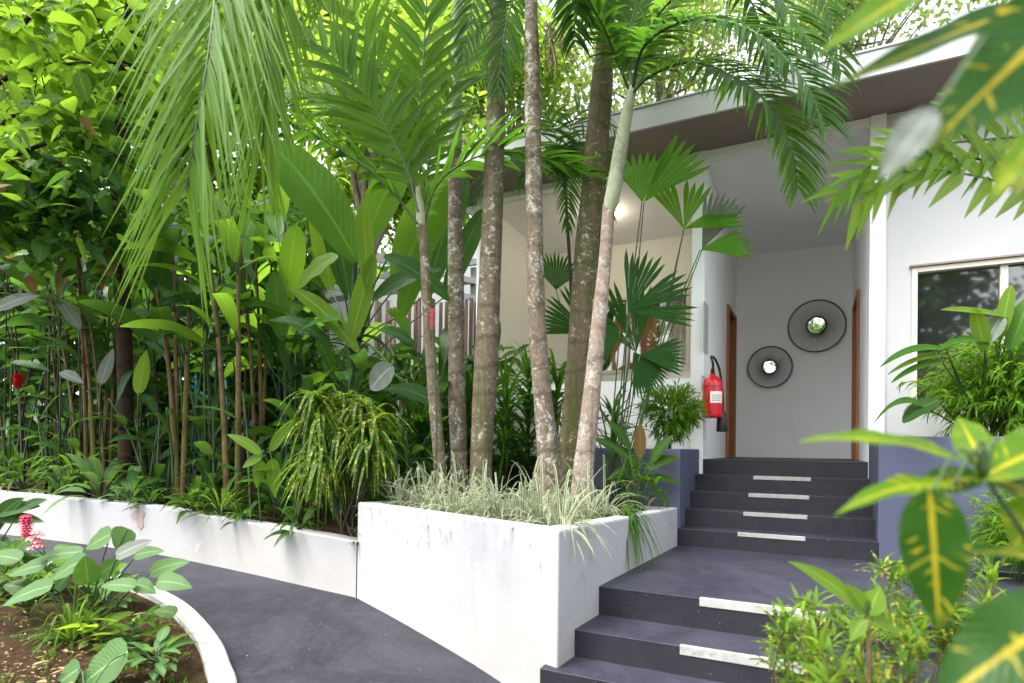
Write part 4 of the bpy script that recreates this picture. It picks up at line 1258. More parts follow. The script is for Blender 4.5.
# big banana type plant with single large leaves
bp_ = atD(350, 470, 6.6); bp_[2] = ground_at(bp_)
ban = thing('banana_plant', 'banana plant with big bright paddle leaves in the middle of the garden', 'banana plant', bp_)
stt = atD(352, 330, 6.6)
mb = MB(); mb.tube(catmull([bp_ - UP * .1, atD(352, 400, 6.6), stt, atD(356, 250, 6.6)], 16), np.linspace(.055, .025, 16), 10); mb.build('stem', STEMG, ban)
for b, tt, w, lm, dr, fc, d_ in (((357, 262), (284, 158), 50, L_BAN, .25, .75, 6.4), ((368, 290), (363, 205), 17, L_BANLT, .05, .8, 6.2), ((396, 290), (442, 188), 44, L_BAN, .2, .8, 6.7), ((384, 256), (460, 314), 26, L_BANDK, .35, .5, 6.0),
                                 ((338, 256), (289, 300), 24, L_BANLT, .35, .5, 6.2), ((282, 340), (274, 272), 22, L_BAN, .0, .8, 6.6), ((358, 352), (303, 296), 20, L_BANLT, .25, .6, 6.1), ((350, 345), (372, 262), 20, L_BANLT, .1, .8, 6.2),
                                 ((393, 366), (366, 396), 24, L_SILV, .3, .8, 5.8), ((442, 408), (396, 388), 20, L_BANDK, .3, .6, 6.0), ((340, 320), (300, 330), 16, L_BAN, .3, .4, 6.0), ((330, 345), (280, 320), 18, L_BANDK, .4, .5, 6.1),
                                 ((372, 300), (430, 270), 18, L_BANDK, .3, .6, 6.3), ((350, 300), (330, 200), 30, L_BANDK, .1, .7, 7.0), ((380, 330), (420, 350), 16, L_BANDK, .4, .5, 6.0), ((360, 250), (405, 155), 34, L_BAN, .1, .7, 7.2), ((425, 300), (458, 195), 30, L_BANDK, .2, .7, 7.4), ((400, 320), (428, 236), 24, L_BAN, .15, .7, 7.0), ((445, 300), (478, 222), 22, L_BANDK, .2, .7, 7.4), ((330, 290), (318, 196), 26, L_BANLT, .1, .7, 7.2)):
    mb = MB(); leaf1(mb, b, tt, w, d_, 'paddle', dr, fc, .22, 14, 0, .08, petiole=stt - UP * RNG.uniform(0, .6), pm=1, pr=.009); mb.build('leaf', [lm, STEMG], ban)

def behind_wall(px, d):
    while True:
        P = atD(px, 480, d)
        if P[1] > 4.25: break
        d += .1
    P[2] = ground_at(P) - .03
    return P


# extra slim green canes
cane_clump('row of slim green canes behind the reddish canes, beside the turquoise rail', 190, 7.0, 8, 3.1, .25, .06, L_BANDK, STEMG, .6, .17, 3, .6, r=.018)
cane_clump('row of slim dark canes between the coconut trunk and the left edge', 55, 7.5, 9, 3.1, .3, .06, L_BANDK, STEMD, .6, .17, 3, .6, r=.02)

# single large leaves at the left edge
lp = atD(20, 480, 6.9); lp[2] = ground_at(lp)
big = thing('elephant_ear', 'plant with broad dark green leaves at the left edge above the red flower', 'foliage plant', lp)
for b, tt, w, lm, dr, fc, d_ in (((5, 262), (52, 290), 34, L_BAN, .25, .7, 6.6), ((-6, 310), (36, 296), 18, L_SILV, .2, .6, 6.4), ((10, 362), (52, 372), 12, L_BANDK, .2, .5, 6.3), ((138, 395), (146, 352), 17, L_BANLT, .05, .9, 6.2),
                                 ((205, 296), (160, 305), 20, L_BANDK, .3, .6, 6.2), ((80, 330), (58, 300), 16, L_SILV, .2, .6, 6.6), ((100, 385), (112, 352), 14, L_SILV, .1, .7, 6.5), ((60, 255), (20, 235), 22, L_BAN, .3, .6, 6.6), ((60, 372), (85, 385), 15, L_SILV, .2, .6, 6.4)):
    mb = MB(); leaf1(mb, b, tt, w, d_, 'ovate', dr, fc, .15, 12, 0, .05, petiole=behind_wall(b[0], d_), pm=1, pr=.008); mb.build('leaf', [lm, STEMG], big)


for b, tt, w in (((108, 236), (102, 292), 14), ((112, 240), (114, 280), 9), ((64, 262), (58, 300), 10)):
    mb = MB(); leaf1(mb, b, tt, w, 6.5, 'lance', .0, .7, .5, 10, 0, .5, petiole=atD(b[0] + 2, b[1] - 30, 6.6), pm=1, pr=.004); mb.build('dead_leaf', [L_DRY, STEMD], big)


def petals(mb, c, n, l, w, up=.6, spread=1.0, mat=0, rows=1, step=.03, axis=UP):
    for r_ in range(rows):
        a = RNG.uniform(0, 6.28) + np.arange(n) * 6.283 / n
        d = np.stack([np.cos(a) * spread, np.sin(a) * spread, np.full(n, up)], 1)
        leaves(mb, np.repeat([c + axis * step * r_], n, 0), d, perp(d), l * RNG.uniform(.85, 1.1), w, .15, .3, 4, 'ovate', mat)


def flower(label, px, py, d, m, rows, n, l, w, step, foot=None, cat='flower', up=.5, name='ginger_flower', hang=False):
    c = atD(px, py, d)
    f = atD(px + 4, 470, d); f[2] = ground_at(f) if foot is None else foot
    t = thing(name, label, cat, f)
    mb = MB(); mb.tube(catmull([f - UP * .03, (f + c) / 2 + (.03, 0, 0), c], 14), .008, 7); mb.build('stalk', STEMG, t)
    mb = MB(); petals(mb, c - UP * step * rows / 2, n, l, w, up, 1, 0, rows, step, UP); mb.build('petals', m, t)
    return t


flower('red ginger flower at the left edge, before the dark canes', 18, 382, 7.5, FLRED, 8, 7, .10, .05, .022)
flower('upright pink ginger flower beside the thin palm stem', 432, 320, 5.5, FLPINK, 9, 6, .05, .03, .022, foot=.9, up=1.0)


# ---- fan leaved plant in front of the veranda
ff = atD(612, 462, 5.9); ff[2] = .95
fp = thing('fan_palm', 'fan leaved plant with pleated split leaves in front of the veranda', 'palm', ff)
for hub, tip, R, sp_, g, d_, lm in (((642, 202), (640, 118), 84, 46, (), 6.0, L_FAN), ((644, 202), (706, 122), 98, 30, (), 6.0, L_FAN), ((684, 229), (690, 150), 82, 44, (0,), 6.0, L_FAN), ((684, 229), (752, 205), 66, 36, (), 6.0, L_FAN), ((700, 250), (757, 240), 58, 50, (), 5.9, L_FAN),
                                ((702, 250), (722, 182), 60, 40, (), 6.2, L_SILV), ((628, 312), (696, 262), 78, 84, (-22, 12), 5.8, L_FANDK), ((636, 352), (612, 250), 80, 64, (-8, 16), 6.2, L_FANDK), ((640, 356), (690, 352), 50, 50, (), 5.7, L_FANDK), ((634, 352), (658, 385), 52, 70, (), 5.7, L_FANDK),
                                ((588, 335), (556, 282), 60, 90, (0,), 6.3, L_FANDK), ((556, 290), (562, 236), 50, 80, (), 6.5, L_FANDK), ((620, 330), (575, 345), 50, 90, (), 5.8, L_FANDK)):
    h = atD(*hub, d_); tp = atD(*tip, d_)
    mb = MB()
    fan(mb, h, tp - h, norm(TOCAM + UP * .12 + RNG.normal(0, .18, 3)), R * .93 * d_ / FPX, sp_, max(6, int(sp_ / 5)), .10, .35, g)
    mb.tube(catmull([ff + RNG.normal(0, .06, 3) * (1, 1, 0), (ff * .45 + h * .55) + RNG.normal(0, .04, 3), h], 16), np.linspace(.009, .006, 16), 6, 1)
    mb.build('leaf', [lm, STEMG], fp)


# ---- grass like and strap leaved plants
def tuft(name, label, cat, foot, n, L, W, lm, droop=(.5, 1.1), elev=(25, 85), prof='strap', seg=8, group=None, fold=.35, base_r=.03, az=None):
    mb = MB()
    foot = np.array(foot, float)
    a = RNG.uniform(0, 6.283, n) if az is None else RNG.normal(az[0], az[1], n)
    e = np.radians(RNG.uniform(*elev, n))
    d = np.stack([np.cos(a) * np.cos(e), np.sin(a) * np.cos(e), np.sin(e)], 1)
    b = foot + np.stack([np.cos(a), np.sin(a), np.zeros(n)], 1) * base_r * RNG.uniform(.2, 1, n)[:, None]
    leaves(mb, b, d, perp(d, RNG.normal(0, .25, n)), L * RNG.uniform(.6, 1.15, n), W * RNG.uniform(.8, 1.15, n), RNG.uniform(*droop, n), fold, seg, prof)
    o = mb.build(name, lm, loc=foot)
    return tag(o, label, cat, group)


front = [A + (B - A) * f for f in (.07, .16, .25, .33, .42, .51, .60, .69, .78, .88)]
words = ['at the planter corner nearest the steps', 'second in from the planter corner, at the front edge', 'third in from the planter corner, at the front edge', 'fourth in from the planter corner, at the front edge', 'fifth in from the planter corner, at the front edge',
         'sixth in from the planter corner, at the front edge', 'seventh in from the planter corner, at the front edge', 'fourth from the left end of the planter front', 'third from the left end of the planter front', 'at the left end of the planter front, hanging over it']
words[7] = 'third from the left end of the planter front'; words[8] = 'second from the left end of the planter front'
for p, w in zip(front, words):
    q = p + din * RNG.uniform(.30, .42) + np.array([-.1, 0])
    tuft('spider_plant', 'white striped grassy tuft ' + w, 'grass tuft', (q[0], q[1], .96), 54, .50, .016, L_SPID, (.4, 1.3), (22, 86), group='white striped tufts in the tall planter')
side = [A + (Cc - A) * f for f in (.17, .32, .46, .60)]
for p, w in zip(side, ('nearest the planter corner on the step side', 'second along the step side of the planter', 'third along the step side of the planter', 'farthest along the step side of the planter')):
    tuft('spider_plant', 'striped grassy tuft ' + w, 'grass tuft', (p[0] - .33, p[1], .96), 54, .50, .016, L_SPID, (.4, 1.3), (22, 86), group='white striped tufts in the tall planter')
for k, (f, g, w) in enumerate(((.3, .62, 'behind the pale slanting trunk'), (.45, .65, 'between the mossy trunk and the grey trunk'), (.62, .66, 'before the brown speckled trunk'), (.82, .6, 'before the thin palm stem'))):
    q = A + (B - A) * f + din * g
    tuft('spider_plant', 'striped grassy tuft in the second row, ' + w, 'grass tuft', (q[0] - .15, q[1], .95), 54, .50, .016, L_SPID, (.4, 1.3), (22, 86), group='white striped tufts in the tall planter')
tuft('hanging_grass', 'green grassy tuft trailing over the step side of the planter', 'grass tuft', (-1.36, 4.62, 1.0), 46, .62, .014, L_PALM, (1.2, 2.2), (10, 70), az=(-.4, .7))

# dark strap leaved plants behind the trunks
for px, d_, h, lab in ((505, 6.6, 1.25, 'dark sword leaved plant right of the brown speckled trunk'), (528, 6.9, 1.5, 'dark sword leaved plant behind the grey trunk'), (612, 6.4, 1.0, 'dark sword leaved plant below the fan leaves'), (470, 6.8, 1.2, 'dark sword leaved plant between the two left trunks'),
                       (420, 6.4, 1.0, 'narrow leaved plant left of the thin palm stem'), (556, 6.7, 1.35, 'dark sword leaved plant behind the mossy trunk')):
    f = atD(px, 440, d_); f[2] = .95
    t = thing('sword_plant', lab, 'foliage plant', f)
    mb = MB(); c = f + UP * h * .9
    mb.tube([f, f + UP * h * .5, c], [.022, .02, .014], 8); mb.build('stem', STEMD, t)
    mb = MB(); n = int(85 * h)
    a = RNG.uniform(0, 6.283, n); e = np.radians(RNG.uniform(-5, 75, n)); dv = np.stack([np.cos(a) * np.cos(e), np.sin(a) * np.cos(e), np.sin(e)], 1)
    leaves(mb, f + UP * (h * RNG.uniform(.2, 1, n))[:, None], dv, perp(dv, RNG.normal(0, .2, n)), .55 * RNG.uniform(.7, 1.15, n), .04, RNG.uniform(.2, .6, n), .3, 6, 'leaflet')
    mb.build('foliage', L_PALMDK, t)

# flecked drooping bush left of the planter
f = atD(346, 500, 5.35); f[2] = ground_at(f)
t = thing('drooping_bush', 'rounded bush of long drooping leaves flecked yellow, left of the tall planter', 'bush', f)
mb = MB()
heads = []
for k in range(15):
    h = atD(344 + RNG.uniform(-34, 34), 404 + (k % 5) * 17 + RNG.uniform(-4, 8), 5.3 + RNG.uniform(-.22, .25)); heads.append(h)
    mb.tube(catmull([f + RNG.normal(0, .05, 3) * (1, 1, 0), (f + h) / 2, h], 10), .012, 6)
mb.build('stem', STEMD, t)
mb = MB()
for h in heads:
    n = 34
    a = RNG.uniform(0, 6.283, n); e = np.radians(RNG.uniform(0, 70, n)); dv = np.stack([np.cos(a) * np.cos(e), np.sin(a) * np.cos(e), np.sin(e)], 1)
    leaves(mb, np.repeat([h], n, 0) + RNG.normal(0, .025, (n, 3)), dv, perp(dv, RNG.normal(0, .25, n)),   .54 * RNG.uniform(.6, 1.15, n), .034, RNG.uniform(.8, 2.0, n), .2, 8, 'strap')
mb.build('foliage', L_FLECK, t)


# ---- leafy small plants along the low wall
def rosette(label, px, d, n, L, W, lm, prof='lance', h=.1, elev=(10, 75), droop=(.3, .9), name='foliage_plant', cat='foliage plant', z=None, at=None):
    f = atD(px, 470, d) if at is None else np.array(at, float)
    if at is None: f[2] = ground_at(f) if z is None else z
    mb = MB()
    a = RNG.uniform(0, 6.283, n); e = np.radians(RNG.uniform(*elev, n)); dv = np.stack([np.cos(a) * np.cos(e), np.sin(a) * np.cos(e), np.sin(e)], 1)
    pb_ = f + UP * RNG.uniform(0, h, n)[:, None]
    pe = pb_ + dv * L * RNG.uniform(.25, .5, n)[:, None]
    for p, q in zip(pb_, pe): mb.tube([p, q], [.005, .003], 5, 1, cap=False)
    leaves(mb, pe, dv, perp(dv, RNG.normal(0, .3, n)), L * RNG.uniform(.7, 1.15, n), W * RNG.uniform(.8, 1.15, n), RNG.uniform(*droop, n), .2, 7, prof, 0, .04)
    o = mb.build(name, [lm, STEMG], loc=f)
    return tag(o, label, cat)


rosette('light leaved plant leaning over the low wall below the dark canes', 102, 6.6, 22, .42, .10, L_CAL)
rosette('mottled leafy plant left of the reddish cluster foot', 130, 6.35, 26, .3, .10, L_CAL)
rosette('green strappy plant at the left end of the low wall', 24, 7.3, 60, .46, .05, L_MID)
rosette('small mottled plant near the left end of the low wall', 60, 6.95, 30, .26, .09, L_CAL, 'ovate')
rosette('low green plant right of the reddish cluster foot', 196, 5.95, 32, .26, .065, L_MID)
rosette('low grassy plant below the reddish brown canes', 222, 5.85, 70, .32, .024, L_GRASS)
rosette('low bright plant just left of the two hanging leaves', 245, 5.7, 24, .2, .06, L_MID, 'ovate')
rosette('low dark plant under the flecked bush', 300, 5.4, 24, .22, .06, L_DEEP, 'ovate')
rosette('low dark plant right below the flecked bush at the planter', 368, 5.2, 20, .2, .05, L_DEEP, 'ovate', z=.62)
rosette('tall strappy plant behind the low wall, left of the light leaved plant', 78, 7.2, 46, .5, .05, L_PALM, 'lance', .3)
rosette('dark glossy plant between the reddish canes and the two hanging leaves', 212, 6.3, 34, .36, .085, L_BANDK, 'lance', .35)
rosette('broad leaved dark plant behind the two hanging leaves', 275, 6.0, 30, .36, .1, L_BANDK, 'lance', .4)
rosette('ferny green plant between the flecked bush and the tall planter', 385, 5.75, 70, .34, .026, L_MID, 'lance', .3, z=.7)
rosette('low plant between the light leaved and the mottled plant', 150, 6.2, 22, .2, .05, L_MID)
f = atD(262, 490, 5.6); f[2] = ground_at(f)
t = thing('foliage_plant', 'plant with two large hanging bright leaves above the low wall', 'foliage plant', f)
mb = MB(); s = atD(266, 455, 5.55); mb.tube(catmull([f, atD(258, 470, 5.6), s], 8), .008, 6); mb.build('stem', STEMG, t)
for b, tt, w in (((262, 460), (255, 497), 15), ((272, 458), (276, 512), 17), ((262, 456), (232, 436), 14), ((270, 452), (290, 425), 14), ((262, 456), (240, 470), 13)):
    mb = MB(); leaf1(mb, b, tt, w, 5.5, 'ovate', .25, .7, .15, 10, 0, .04, petiole=s, pm=1, pr=.004); mb.build('leaf', [L_BANLT, STEMG], t)

# philodendron at the step end of the planter
f = np.array([-1.5, 5.5, .93])
t = thing('philodendron', 'glossy leaved plant at the step end of the tall planter', 'foliage plant', f)
mb = MB()
for b, tt, w in (((640, 470), (612, 446), 16), ((645, 470), (676, 458), 18), ((640, 475), (662, 492), 15), ((630, 470), (605, 482), 14), ((650, 465), (668, 440), 14), ((640, 460), (640, 432), 15), ((632, 480), (622, 505), 13), ((650, 478), (684, 486), 13), ((620, 455), (598, 440), 14), ((630, 450), (612, 425), 13), ((655, 490), (672, 512), 10)):
    leaf1(mb, b, tt, w, 5.75, 'ovate', .3, .5, .2, 9, 0, .04, petiole=f + RNG.normal(0, .04, 3), pm=1, pr=.005)
n = 60
a = RNG.uniform(0, 6.283, n); e = np.radians(RNG.uniform(10, 80, n)); dv = np.stack([np.cos(a) * np.cos(e), np.sin(a) * np.cos(e), np.sin(e)], 1)
leaves(mb, f + UP * RNG.uniform(0, .35, n)[:, None] + RNG.normal(0, .12, (n, 3)), dv, perp(dv, RNG.normal(0, .2, n)), .3 * RNG.uniform(.7, 1.2, n), .035, RNG.uniform(.4, 1.1, n), .25, 6, 'lance')
mb.build('foliage', [L_MID, STEMG], t)


# ---- fine leaved bushes
def fine_bush(label, c, r, foot, n, L, W, lm, name='bush', stems=14, down=.1, hang=0):
    foot = np.array(foot, float); c = np.array(c, float); r = np.array(r, float)
    t = thing(name, label, 'bush', foot)
    mb = MB(); tips = []
    for k in range(stems):
        v = norm(RNG.normal(0, 1, 3)); v[2] = abs(v[2]) * 1.0 - .25
        e = c + v * r * RNG.uniform(.6, 1)
        P = catmull([foot + RNG.normal(0, .03, 3) * (1, 1, 0), (foot + e) / 2 + UP * .1, e, e + (e - c) * .15 - UP * hang * .12], 12); mb.tube(P, np.linspace(.007, .002, 12), 5)
        tips.append(P[4:])
    mb.build('stem', STEMD, t)
    tips = np.vstack(tips)
    mb = MB()
    m = n // 9
    P = tips[RNG.integers(0, len(tips), m)] + RNG.normal(0, 1, (m, 3)) * r * .2
    o = norm(P - c + RNG.normal(0, .25, (m, 3)) * r)
    for k in range(9):     # sprays of narrow leaflets
        d = o + RNG.normal(0, .55, (m, 3)); d[:, 2] += .15 - down
        leaves(mb, P + o * L * .18 * k, d, perp(d, RNG.normal(0, .5, m)), L * RNG.uniform(.6, 1.15, m), W, .35 + hang * .5, .2, 4, 'lance')
    mb.build('foliage', lm, t)
    return t


fine_bush('bushy ball of fine leaves on the blue grey planter left of the steps', atD(668, 412, 6.35), (.19, .19, .18), (*atD(668, 412, 6.35)[:2], 1.45), 2900, .11, .014, L_BAMB)
fine_bush('fine leaved bush spilling over the blue grey planter under the right window', atD(1010, 396, 5.0), (.40, .36, .36), (*atD(1012, 410, 5.0)[:2], 1.44), 5200, .15, .018, L_BAMB, hang=.6, stems=26)
fine_bush('fine leaved bush on the landing at the right edge, below the blue planter', atD(1045, 535, 4.3), (.3, .3, .34), (*atD(1035, 560, 4.3)[:2], .6), 2400, .12, .016, L_BAMB, hang=.3, stems=18)

# strap leaved plant over the right planter
f = atD(985, 395, 5.25); f[2] = 1.46
t = thing('strap_leaf_plant', 'plant with broad arching strap leaves in front of the right window', 'foliage plant', f)
for b, tt, w, dr, lm in (((950, 352), (879, 366), 12, .55, L_BAN), ((945, 362), (886, 387), 9, .4, L_BAN), ((952, 356), (884, 377), 8, .4, L_BANLT), ((925, 408), (874, 414), 11, .9, L_BAN), ((1012, 318), (942, 310), 13, .12, L_BANLT), ((1000, 345), (932, 352), 12, .5, L_BAN), ((985, 350), (975, 312), 16, .1, L_BANLT),
                        ((1010, 350), (1030, 300), 20, .1, L_BAN), ((1020, 355), (1060, 330), 18, .3, L_BAN), ((940, 400), (898, 428), 20, .3, L_BANDK), ((985, 345), (1000, 318), 20, .1, L_SILV), ((1000, 340), (1010, 290), 14, .1, L_BANLT)):
    mb = MB(); leaf1(mb, b, tt, w, 4.75, 'paddle', dr, .45, .25, 12, 0, .03, petiole=f + RNG.normal(0, .05, 3), pm=1, pr=.006); mb.build('leaf', [lm, STEMG], t)

# arching fronds entering from the right
f = np.array([1.32, 2.6, -.02])
t = thing('arching_palm', 'leafy palm stem out at the right whose arching fronds cross the white wall', 'palm', f)
mb = MB(); mb.tube(catmull([f, (f + atD(1110, 350, 2.7)) / 2 + (.03, -.05, 0), atD(1110, 350, 2.7), atD(1090, 170, 2.7)], 18), np.linspace(.03, .015, 18), 9); mb.build('trunk', STEMG, t)
KR = dict(r0=.008, fold=.25, seg=7, start=.25)
add_frond(t, [(1095, 180, 2.7), (1050, 140, 2.6), (970, 141, 2.5), (929, 150, 2.45), (885, 176, 2.4), (860, 200, 2.4)], L_BANLT, n=14, L=.27, W=.05, a0=38, a1=62, droop=.12, up=TOCAM, vee=.05, tipL=.75, **KR)
add_frond(t, [(1095, 180, 2.7), (1050, 195, 2.6), (985, 178, 2.5), (935, 170, 2.45), (895, 172, 2.4)], L_BANLT, n=9, L=.27, W=.065, a0=38, a1=55, droop=.12, up=TOCAM, vee=.05, tipL=.7, **KR)
add_frond(t, [(1090, 170, 2.7), (1040, 90, 2.7), (1000, 100, 2.6), (950, 115, 2.5), (905, 135, 2.5)], L_PALM, n=13, L=.24, W=.045, a0=35, a1=60, droop=.15, up=TOCAM, vee=.05, **KR)
add_frond(t, [(1090, 170, 2.7), (1010, 165, 2.55), (930, 150, 2.45), (880, 160, 2.4), (840, 190, 2.35)], L_BRIGHT, n=17, L=.27, W=.026, a0=40, a1=68, droop=.15, up=TOCAM, vee=.05, tipL=.8, **KR)

# ---- crotons close to the camera on the right
f = np.array([*atD(1120, 700, .95)[:2], -.02])
t = thing('croton', 'large croton in the near right, green leaves veined yellow', 'croton', f)
st = atD(1040, 560, .95)
mb = MB()
mb.tube(catmull([f, f + UP * .6, atD(1075, 640, .98), st, atD(985, 478, .95)], 20), np.linspace(.012, .003, 20), 9)
mb.tube(catmull([f + UP * .6, atD(1150, 300, 1.0), atD(1100, 60, .95), atD(1010, -40, .9)], 20), np.linspace(.012, .005, 20), 9)
mb.build('stem', STEMG, t)
h1, h2 = atD(985, 478, .95), atD(1060, 10, .92)
for b, tt, w, dr, lm, fc, d_, pt in (
        ((978, 468), (808, 440), 30, .28, L_CROTY, .35, .95, h1), ((960, 488), (829, 518), 28, .42, L_CROTY, .4, .92, h1), ((930, 488), (940, 648), 66, .12, L_CROT, .9, .86, h1), ((985, 478), (905, 492), 30, .15, L_CROT, .6, .98, h1),
        ((975, 482), (1080, 440), 46, .2, L_CROTY, .6, .95, h1), ((985, 480), (1050, 500), 40, .2, L_CROT, .6, .95, h1), ((1050, 562), (948, 552), 24, .15, L_CROT, .3, .9, st), ((1090, 600), (922, 716), 80, .1, L_CROT, .75, .66, st),
        ((1040, 500), (1010, 560), 40, .2, L_CROTY, .6, 1.0, st), ((985, 470), (960, 420, 1.1), 30, .1, L_CROTY, .6, 1.0, h1), ((1000, 470), (1060, 420), 34, .1, L_CROTY, .6, 1.0, h1),
        ((945, -25), (815, 56), 34, .1, L_CROTY, .6, .85, h2), ((1075, -10), (824, 92), 30, .08, L_CROT, .6, .85, h2), ((1120, -30), (918, 158), 92, .08, L_CROT, .85, .7, h2), ((935, 108), (876, 186), 34, .1, L_SILV, .8, .6, h2), ((1060, 115), (985, 206), 32, .1, L_CROTY, .8, .62, h2),
        ((1040, -30), (960, -10), 30, .1, L_CROT, .6, .8, h2), ((1050, 150), (1010, 200), 40, .1, L_CROT, .7, .7, h2)):
    mb = MB(); leaf1(mb, b, tt, w * 1.1, d_, 'ovate' if w == 66 else 'lance', dr, fc, .22, 18, 0, .12, petiole=pt, pm=1, pr=.0022); mb.build('leaf', [lm, STEMG], t)

# narrow leaved shrubs on the near right bed


def narrow_shrub(label, px, d, top, n, w):
    f = atD(px, 650, d); f[2] = -.02
    t = thing('narrow_leaf_shrub', label, 'shrub', f)
    mb = MB(); L_ = MB()
    for k in range(n):
        e = atD(px + RNG.uniform(-w, w), top + RNG.uniform(0, 75), d + RNG.uniform(-.25, .25))
        P = catmull([f + RNG.normal(0, .05, 3) * (1, 1, 0), f * .4 + e * .6 + RNG.normal(0, .03, 3), e], 14)
        mb.tube(P, np.linspace(.006, .0025, 14), 6)
        for s in (13, 11, 9):
            m = 13 if s == 13 else (6 if RNG.uniform() < .75 else 0)
            if not m: continue
            a = RNG.uniform(0, 6.283, m); el_ = np.radians(RNG.uniform(-5, 75, m)); dv = np.stack([np.cos(a) * np.cos(el_), np.sin(a) * np.cos(el_), np.sin(el_)], 1)
            leaves(L_, np.repeat([P[s]], m, 0) + RNG.normal(0, .012, (m, 3)), dv, perp(dv, RNG.normal(0, .3, m)), .115 * RNG.uniform(.6, 1.15, m), .0155, RNG.uniform(.1, .5, m), .25, 5, 'lance', RNG.integers(0, 2))
    mb.build('stem', STEMR, t)
    L_.build('foliage', [L_FLECK, L_BANLT], t)


narrow_shrub('narrow leaved shrub overlapping the white stripes of the lower steps', 812, 2.35, 592, 17, 46)
narrow_shrub('narrow leaved shrub with bare brown stems in front of the landing', 905, 2.55, 562, 17, 46)
narrow_shrub('narrow leaved shrub low at the bottom edge between its two taller neighbours', 880, 1.95, 640, 14, 60)
narrow_shrub('narrow leaved shrub at the far right below the croton leaf', 968, 2.6, 560, 12, 30)

f = np.array([*atD(868, 720, 1.75)[:2], -.02])
t = thing('seedling', 'small bright croton seedling with pale midribs among the narrow leaved shrubs', 'croton', f)
st_ = atD(868, 618, 1.75)
mb = MB(); mb.tube(catmull([f, (f + st_) / 2 + (.01, 0, 0), st_], 8), .006, 7); mb.build('stem', STEMR, t)
for b, tt, w, dr in (((866, 615), (800, 566), 17, .25), ((868, 616), (880, 588), 24, .05), ((870, 618), (905, 640), 16, .3), ((866, 618), (846, 650), 16, .3), ((868, 614), (848, 586), 16, .1)):
    mb = MB(); leaf1(mb, b, tt, w, 1.75, 'lance', dr, .6, .2, 10, 0, .06, petiole=st_, pm=1, pr=.002); mb.build('leaf', [L_BANLT, STEMG], t)

# ---- near left bed
BZ = .34
f = atD(88, 618, 3.75); f[2] = pz(f[0]) + .06
t = thing('large_leaf_plant', 'plant with large grey green leaves in the near left bed', 'foliage plant', f)
for b, tt, w, dr, d_, lm in (((112, 534), (84, 550), 23, .15, 3.75, L_CAL), ((127, 528), (116, 558), 23, .2, 3.75, L_CAL), ((116, 556), (151, 541), 16, .1, 3.6, L_SILV), ((134, 556), (163, 551), 14, .2, 3.75, L_CAL), ((150, 573), (187, 562), 18, .2, 3.65, L_CAL),
                     ((157, 582), (193, 588), 21, .25, 3.55, L_CAL), ((135, 584), (158, 595), 17, .3, 3.5, L_CAL), ((135, 587), (101, 586), 17, .2, 3.45, L_CAL), ((82, 552), (34, 560), 16, .15, 3.7, L_CAL), ((86, 559), (47, 584), 22, .2, 3.55, L_CAL), ((46, 565), (7, 577), 19, .2, 3.7, L_CAL),
                     ((52, 586), (-2, 609), 23, .25, 3.5, L_CAL), ((88, 584), (85, 557), 24, .05, 3.5, L_MID), ((176, 614), (154, 611), 15, .2, 3.3, L_MID), ((20, 560), (-14, 556), 20, .2, 3.8, L_CAL), ((100, 575), (120, 560), 18, .1, 3.7, L_MID), ((70, 575), (50, 600), 18, .3, 3.6, L_DEEP), ((30, 590), (5, 585), 20, .2, 3.7, L_DEEP)):
    mb = MB(); leaf1(mb, b, tt, w * 1.15, d_, 'heart', dr, .6, .12, 10, 0, .06, petiole=f + RNG.normal(0, .05, 3), pm=1, pr=.004); mb.build('leaf', [lm, STEMG], t)
tuft('grass_tuft', 'green grass tuft under the large grey green leaves', 'grass tuft', f + np.array([.12, -.15, 0]), 90, .36, .014, L_GRASS, (.3, 1.1), (30, 85))


def bed(px, py):
    z = .3
    for _ in range(40):
        P = atZ(px, py, z); z = .5 * z + .5 * (pz(P[0]) + .075)
    return P


f = bed(-30, 610)
t = thing('dark_leaf_plant', 'dark leaved plant with a hanging red and pink flower at the left edge', 'foliage plant', f)
mb = MB()
for b, tt, w in (((-5, 515), (38, 506), 14), ((0, 520), (44, 522), 12), ((-5, 520), (20, 500), 14), ((0, 530), (-20, 500), 18), ((-5, 540), (12, 548), 12), ((20, 510), (45, 500), 9)):
    leaf1(mb, b, tt, w * 1.4, 3.9, 'ovate', .2, .6, .2, 9, 0, .05, petiole=f, pm=1, pr=.004)
mb.build('foliage', [L_DEEP, STEMD], t)
mb = MB()
for k in range(9): petals(mb, atD(26 + k * .1, 515 + k * 2.5, 3.7), 9, .042, .026, -.3, 1)
mb.build('red_bloom', FLMAG, t)
mb = MB()
for k in range(6): petals(mb, atD(36 + 4 * math.sin(k * 2.2), 530 + k * 3.2, 3.65), 8, .045, .03, -.5, 1)
mb.build('pink_bloom', FLPINK, t)
rosette('grey green leafy plant filling the bed behind the large leaved plant', 0, 0, 26, .2, .13, L_CAL, 'heart', .28, (0, 60), (.2, .7), at=bed(45, 592))
rosette('leafy plant hiding the kerb at the left edge of the near bed', 0, 0, 24, .2, .12, L_MID, 'heart', .22, (0, 60), (.2, .7), at=bed(5, 590))
rosette('dense green plant covering the kerb behind the grass tuft', 0, 0, 26, .17, .10, L_CAL, 'heart', .2, (0, 60), (.2, .7), at=bed(112, 606))
rosette('strappy green plant at the left edge of the near bed', 0, 0, 40, .26, .022, L_GRASS, 'lance', .1, (15, 80), (.3, .9), at=bed(28, 618))
rosette('yellow green low plant inside the kerb curve', 0, 0, 26, .17, .075, L_BRIGHT, 'ovate', .16, (0, 40), (.1, .5), at=bed(132, 652))
rosette('second yellow green low plant, left of the kerb curve plant', 0, 0, 18, .15, .07, L_BANLT, 'ovate', .12, (0, 40), (.1, .5), at=bed(100, 646))
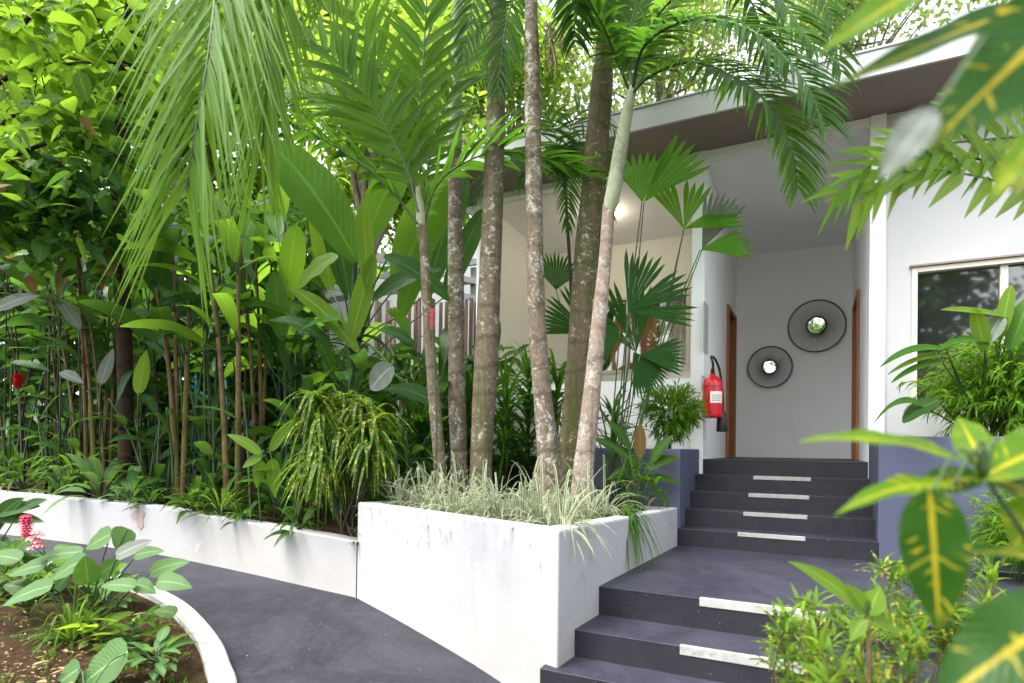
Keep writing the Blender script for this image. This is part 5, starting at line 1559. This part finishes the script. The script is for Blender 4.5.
rosette('grey green plant at the bottom edge inside the kerb', 0, 0, 22, .16, .07, L_CAL, 'ovate', .1, (0, 45), (.1, .5), at=bed(155, 672))
f = bed(85, 700)
t = thing('foliage_plant', 'broad single grey green leaf plant at the bottom left edge', 'foliage plant', f)
for b, tt, w in (((128, 652), (72, 694), 50), ((80, 668), (52, 690), 30), ((140, 690), (165, 700), 30)):
    mb = MB(); leaf1(mb, b, tt, w, 3.1, 'heart', .15, .6, .12, 10, 0, .05, petiole=f, pm=1, pr=.004); mb.build('leaf', [L_CAL, STEMG], t)
mb = MB()
n = 900
pp = [bed(RNG.uniform(-40, 190), RNG.uniform(612, 720)) for _ in range(170)]
for p in pp:
    if RNG.uniform() < .45: continue
    m = 9
    a = RNG.uniform(0, 6.283, m); e = np.radians(RNG.uniform(20, 85, m)); dv = np.stack([np.cos(a) * np.cos(e), np.sin(a) * np.cos(e), np.sin(e)], 1)
    leaves(mb, np.repeat([p - UP * .01], m, 0) + RNG.normal(0, .02, (m, 3)) * (1, 1, 0), dv, perp(dv), .055 * RNG.uniform(.5, 1.3, m), .006, .4, .2, 3, 'lance')
wd = mb.build('weeds', L_GRASS, loc=bed(90, 650)); tag(wd, 'thin scattered weeds on the bare soil of the near bed', 'weeds', kind='stuff')
mb = MB()
for k in range(420):
    p = bed(RNG.uniform(-40, 175), RNG.uniform(612, 705)); a = RNG.uniform(0, 6.28); dv = np.array([math.cos(a), math.sin(a), .15])
    leaves(mb, [p + UP * .012], [dv], perp([dv]), *((RNG.uniform(.05, .13), RNG.uniform(.02, .045)) if k < 34 else (RNG.uniform(.012, .04), RNG.uniform(.006, .016))), .15, .3, 5, 'ovate')
lt = mb.build('leaf_litter', L_DRY, loc=bed(60, 650)); tag(lt, 'dry fallen leaves lying on the soil of the near bed', 'leaf litter', kind='stuff')
# ground cover under the canes
mb = MB(); n = 2600
x = RNG.uniform(-13, -3.5, n); y = RNG.uniform(4.15, 9, n)
P = np.array([(a, b, sz(a, b) + RNG.uniform(0, .22)) for a, b in zip(x, y)])
d = RNG.normal(0, 1, (n, 3)); d[:, 2] = abs(d[:, 2]) * .7
leaves(mb, P, d, perp(d, RNG.normal(0, .5, n)), RNG.uniform(.1, .24, n), RNG.uniform(.03, .08, n), .6, .2, 4, 'ovate')
gc = mb.build('ground_cover', [L_DEEP], loc=(-7, 5, .6)); tag(gc, 'low dark ground cover on the soil under the canes', 'ground cover', kind='stuff')
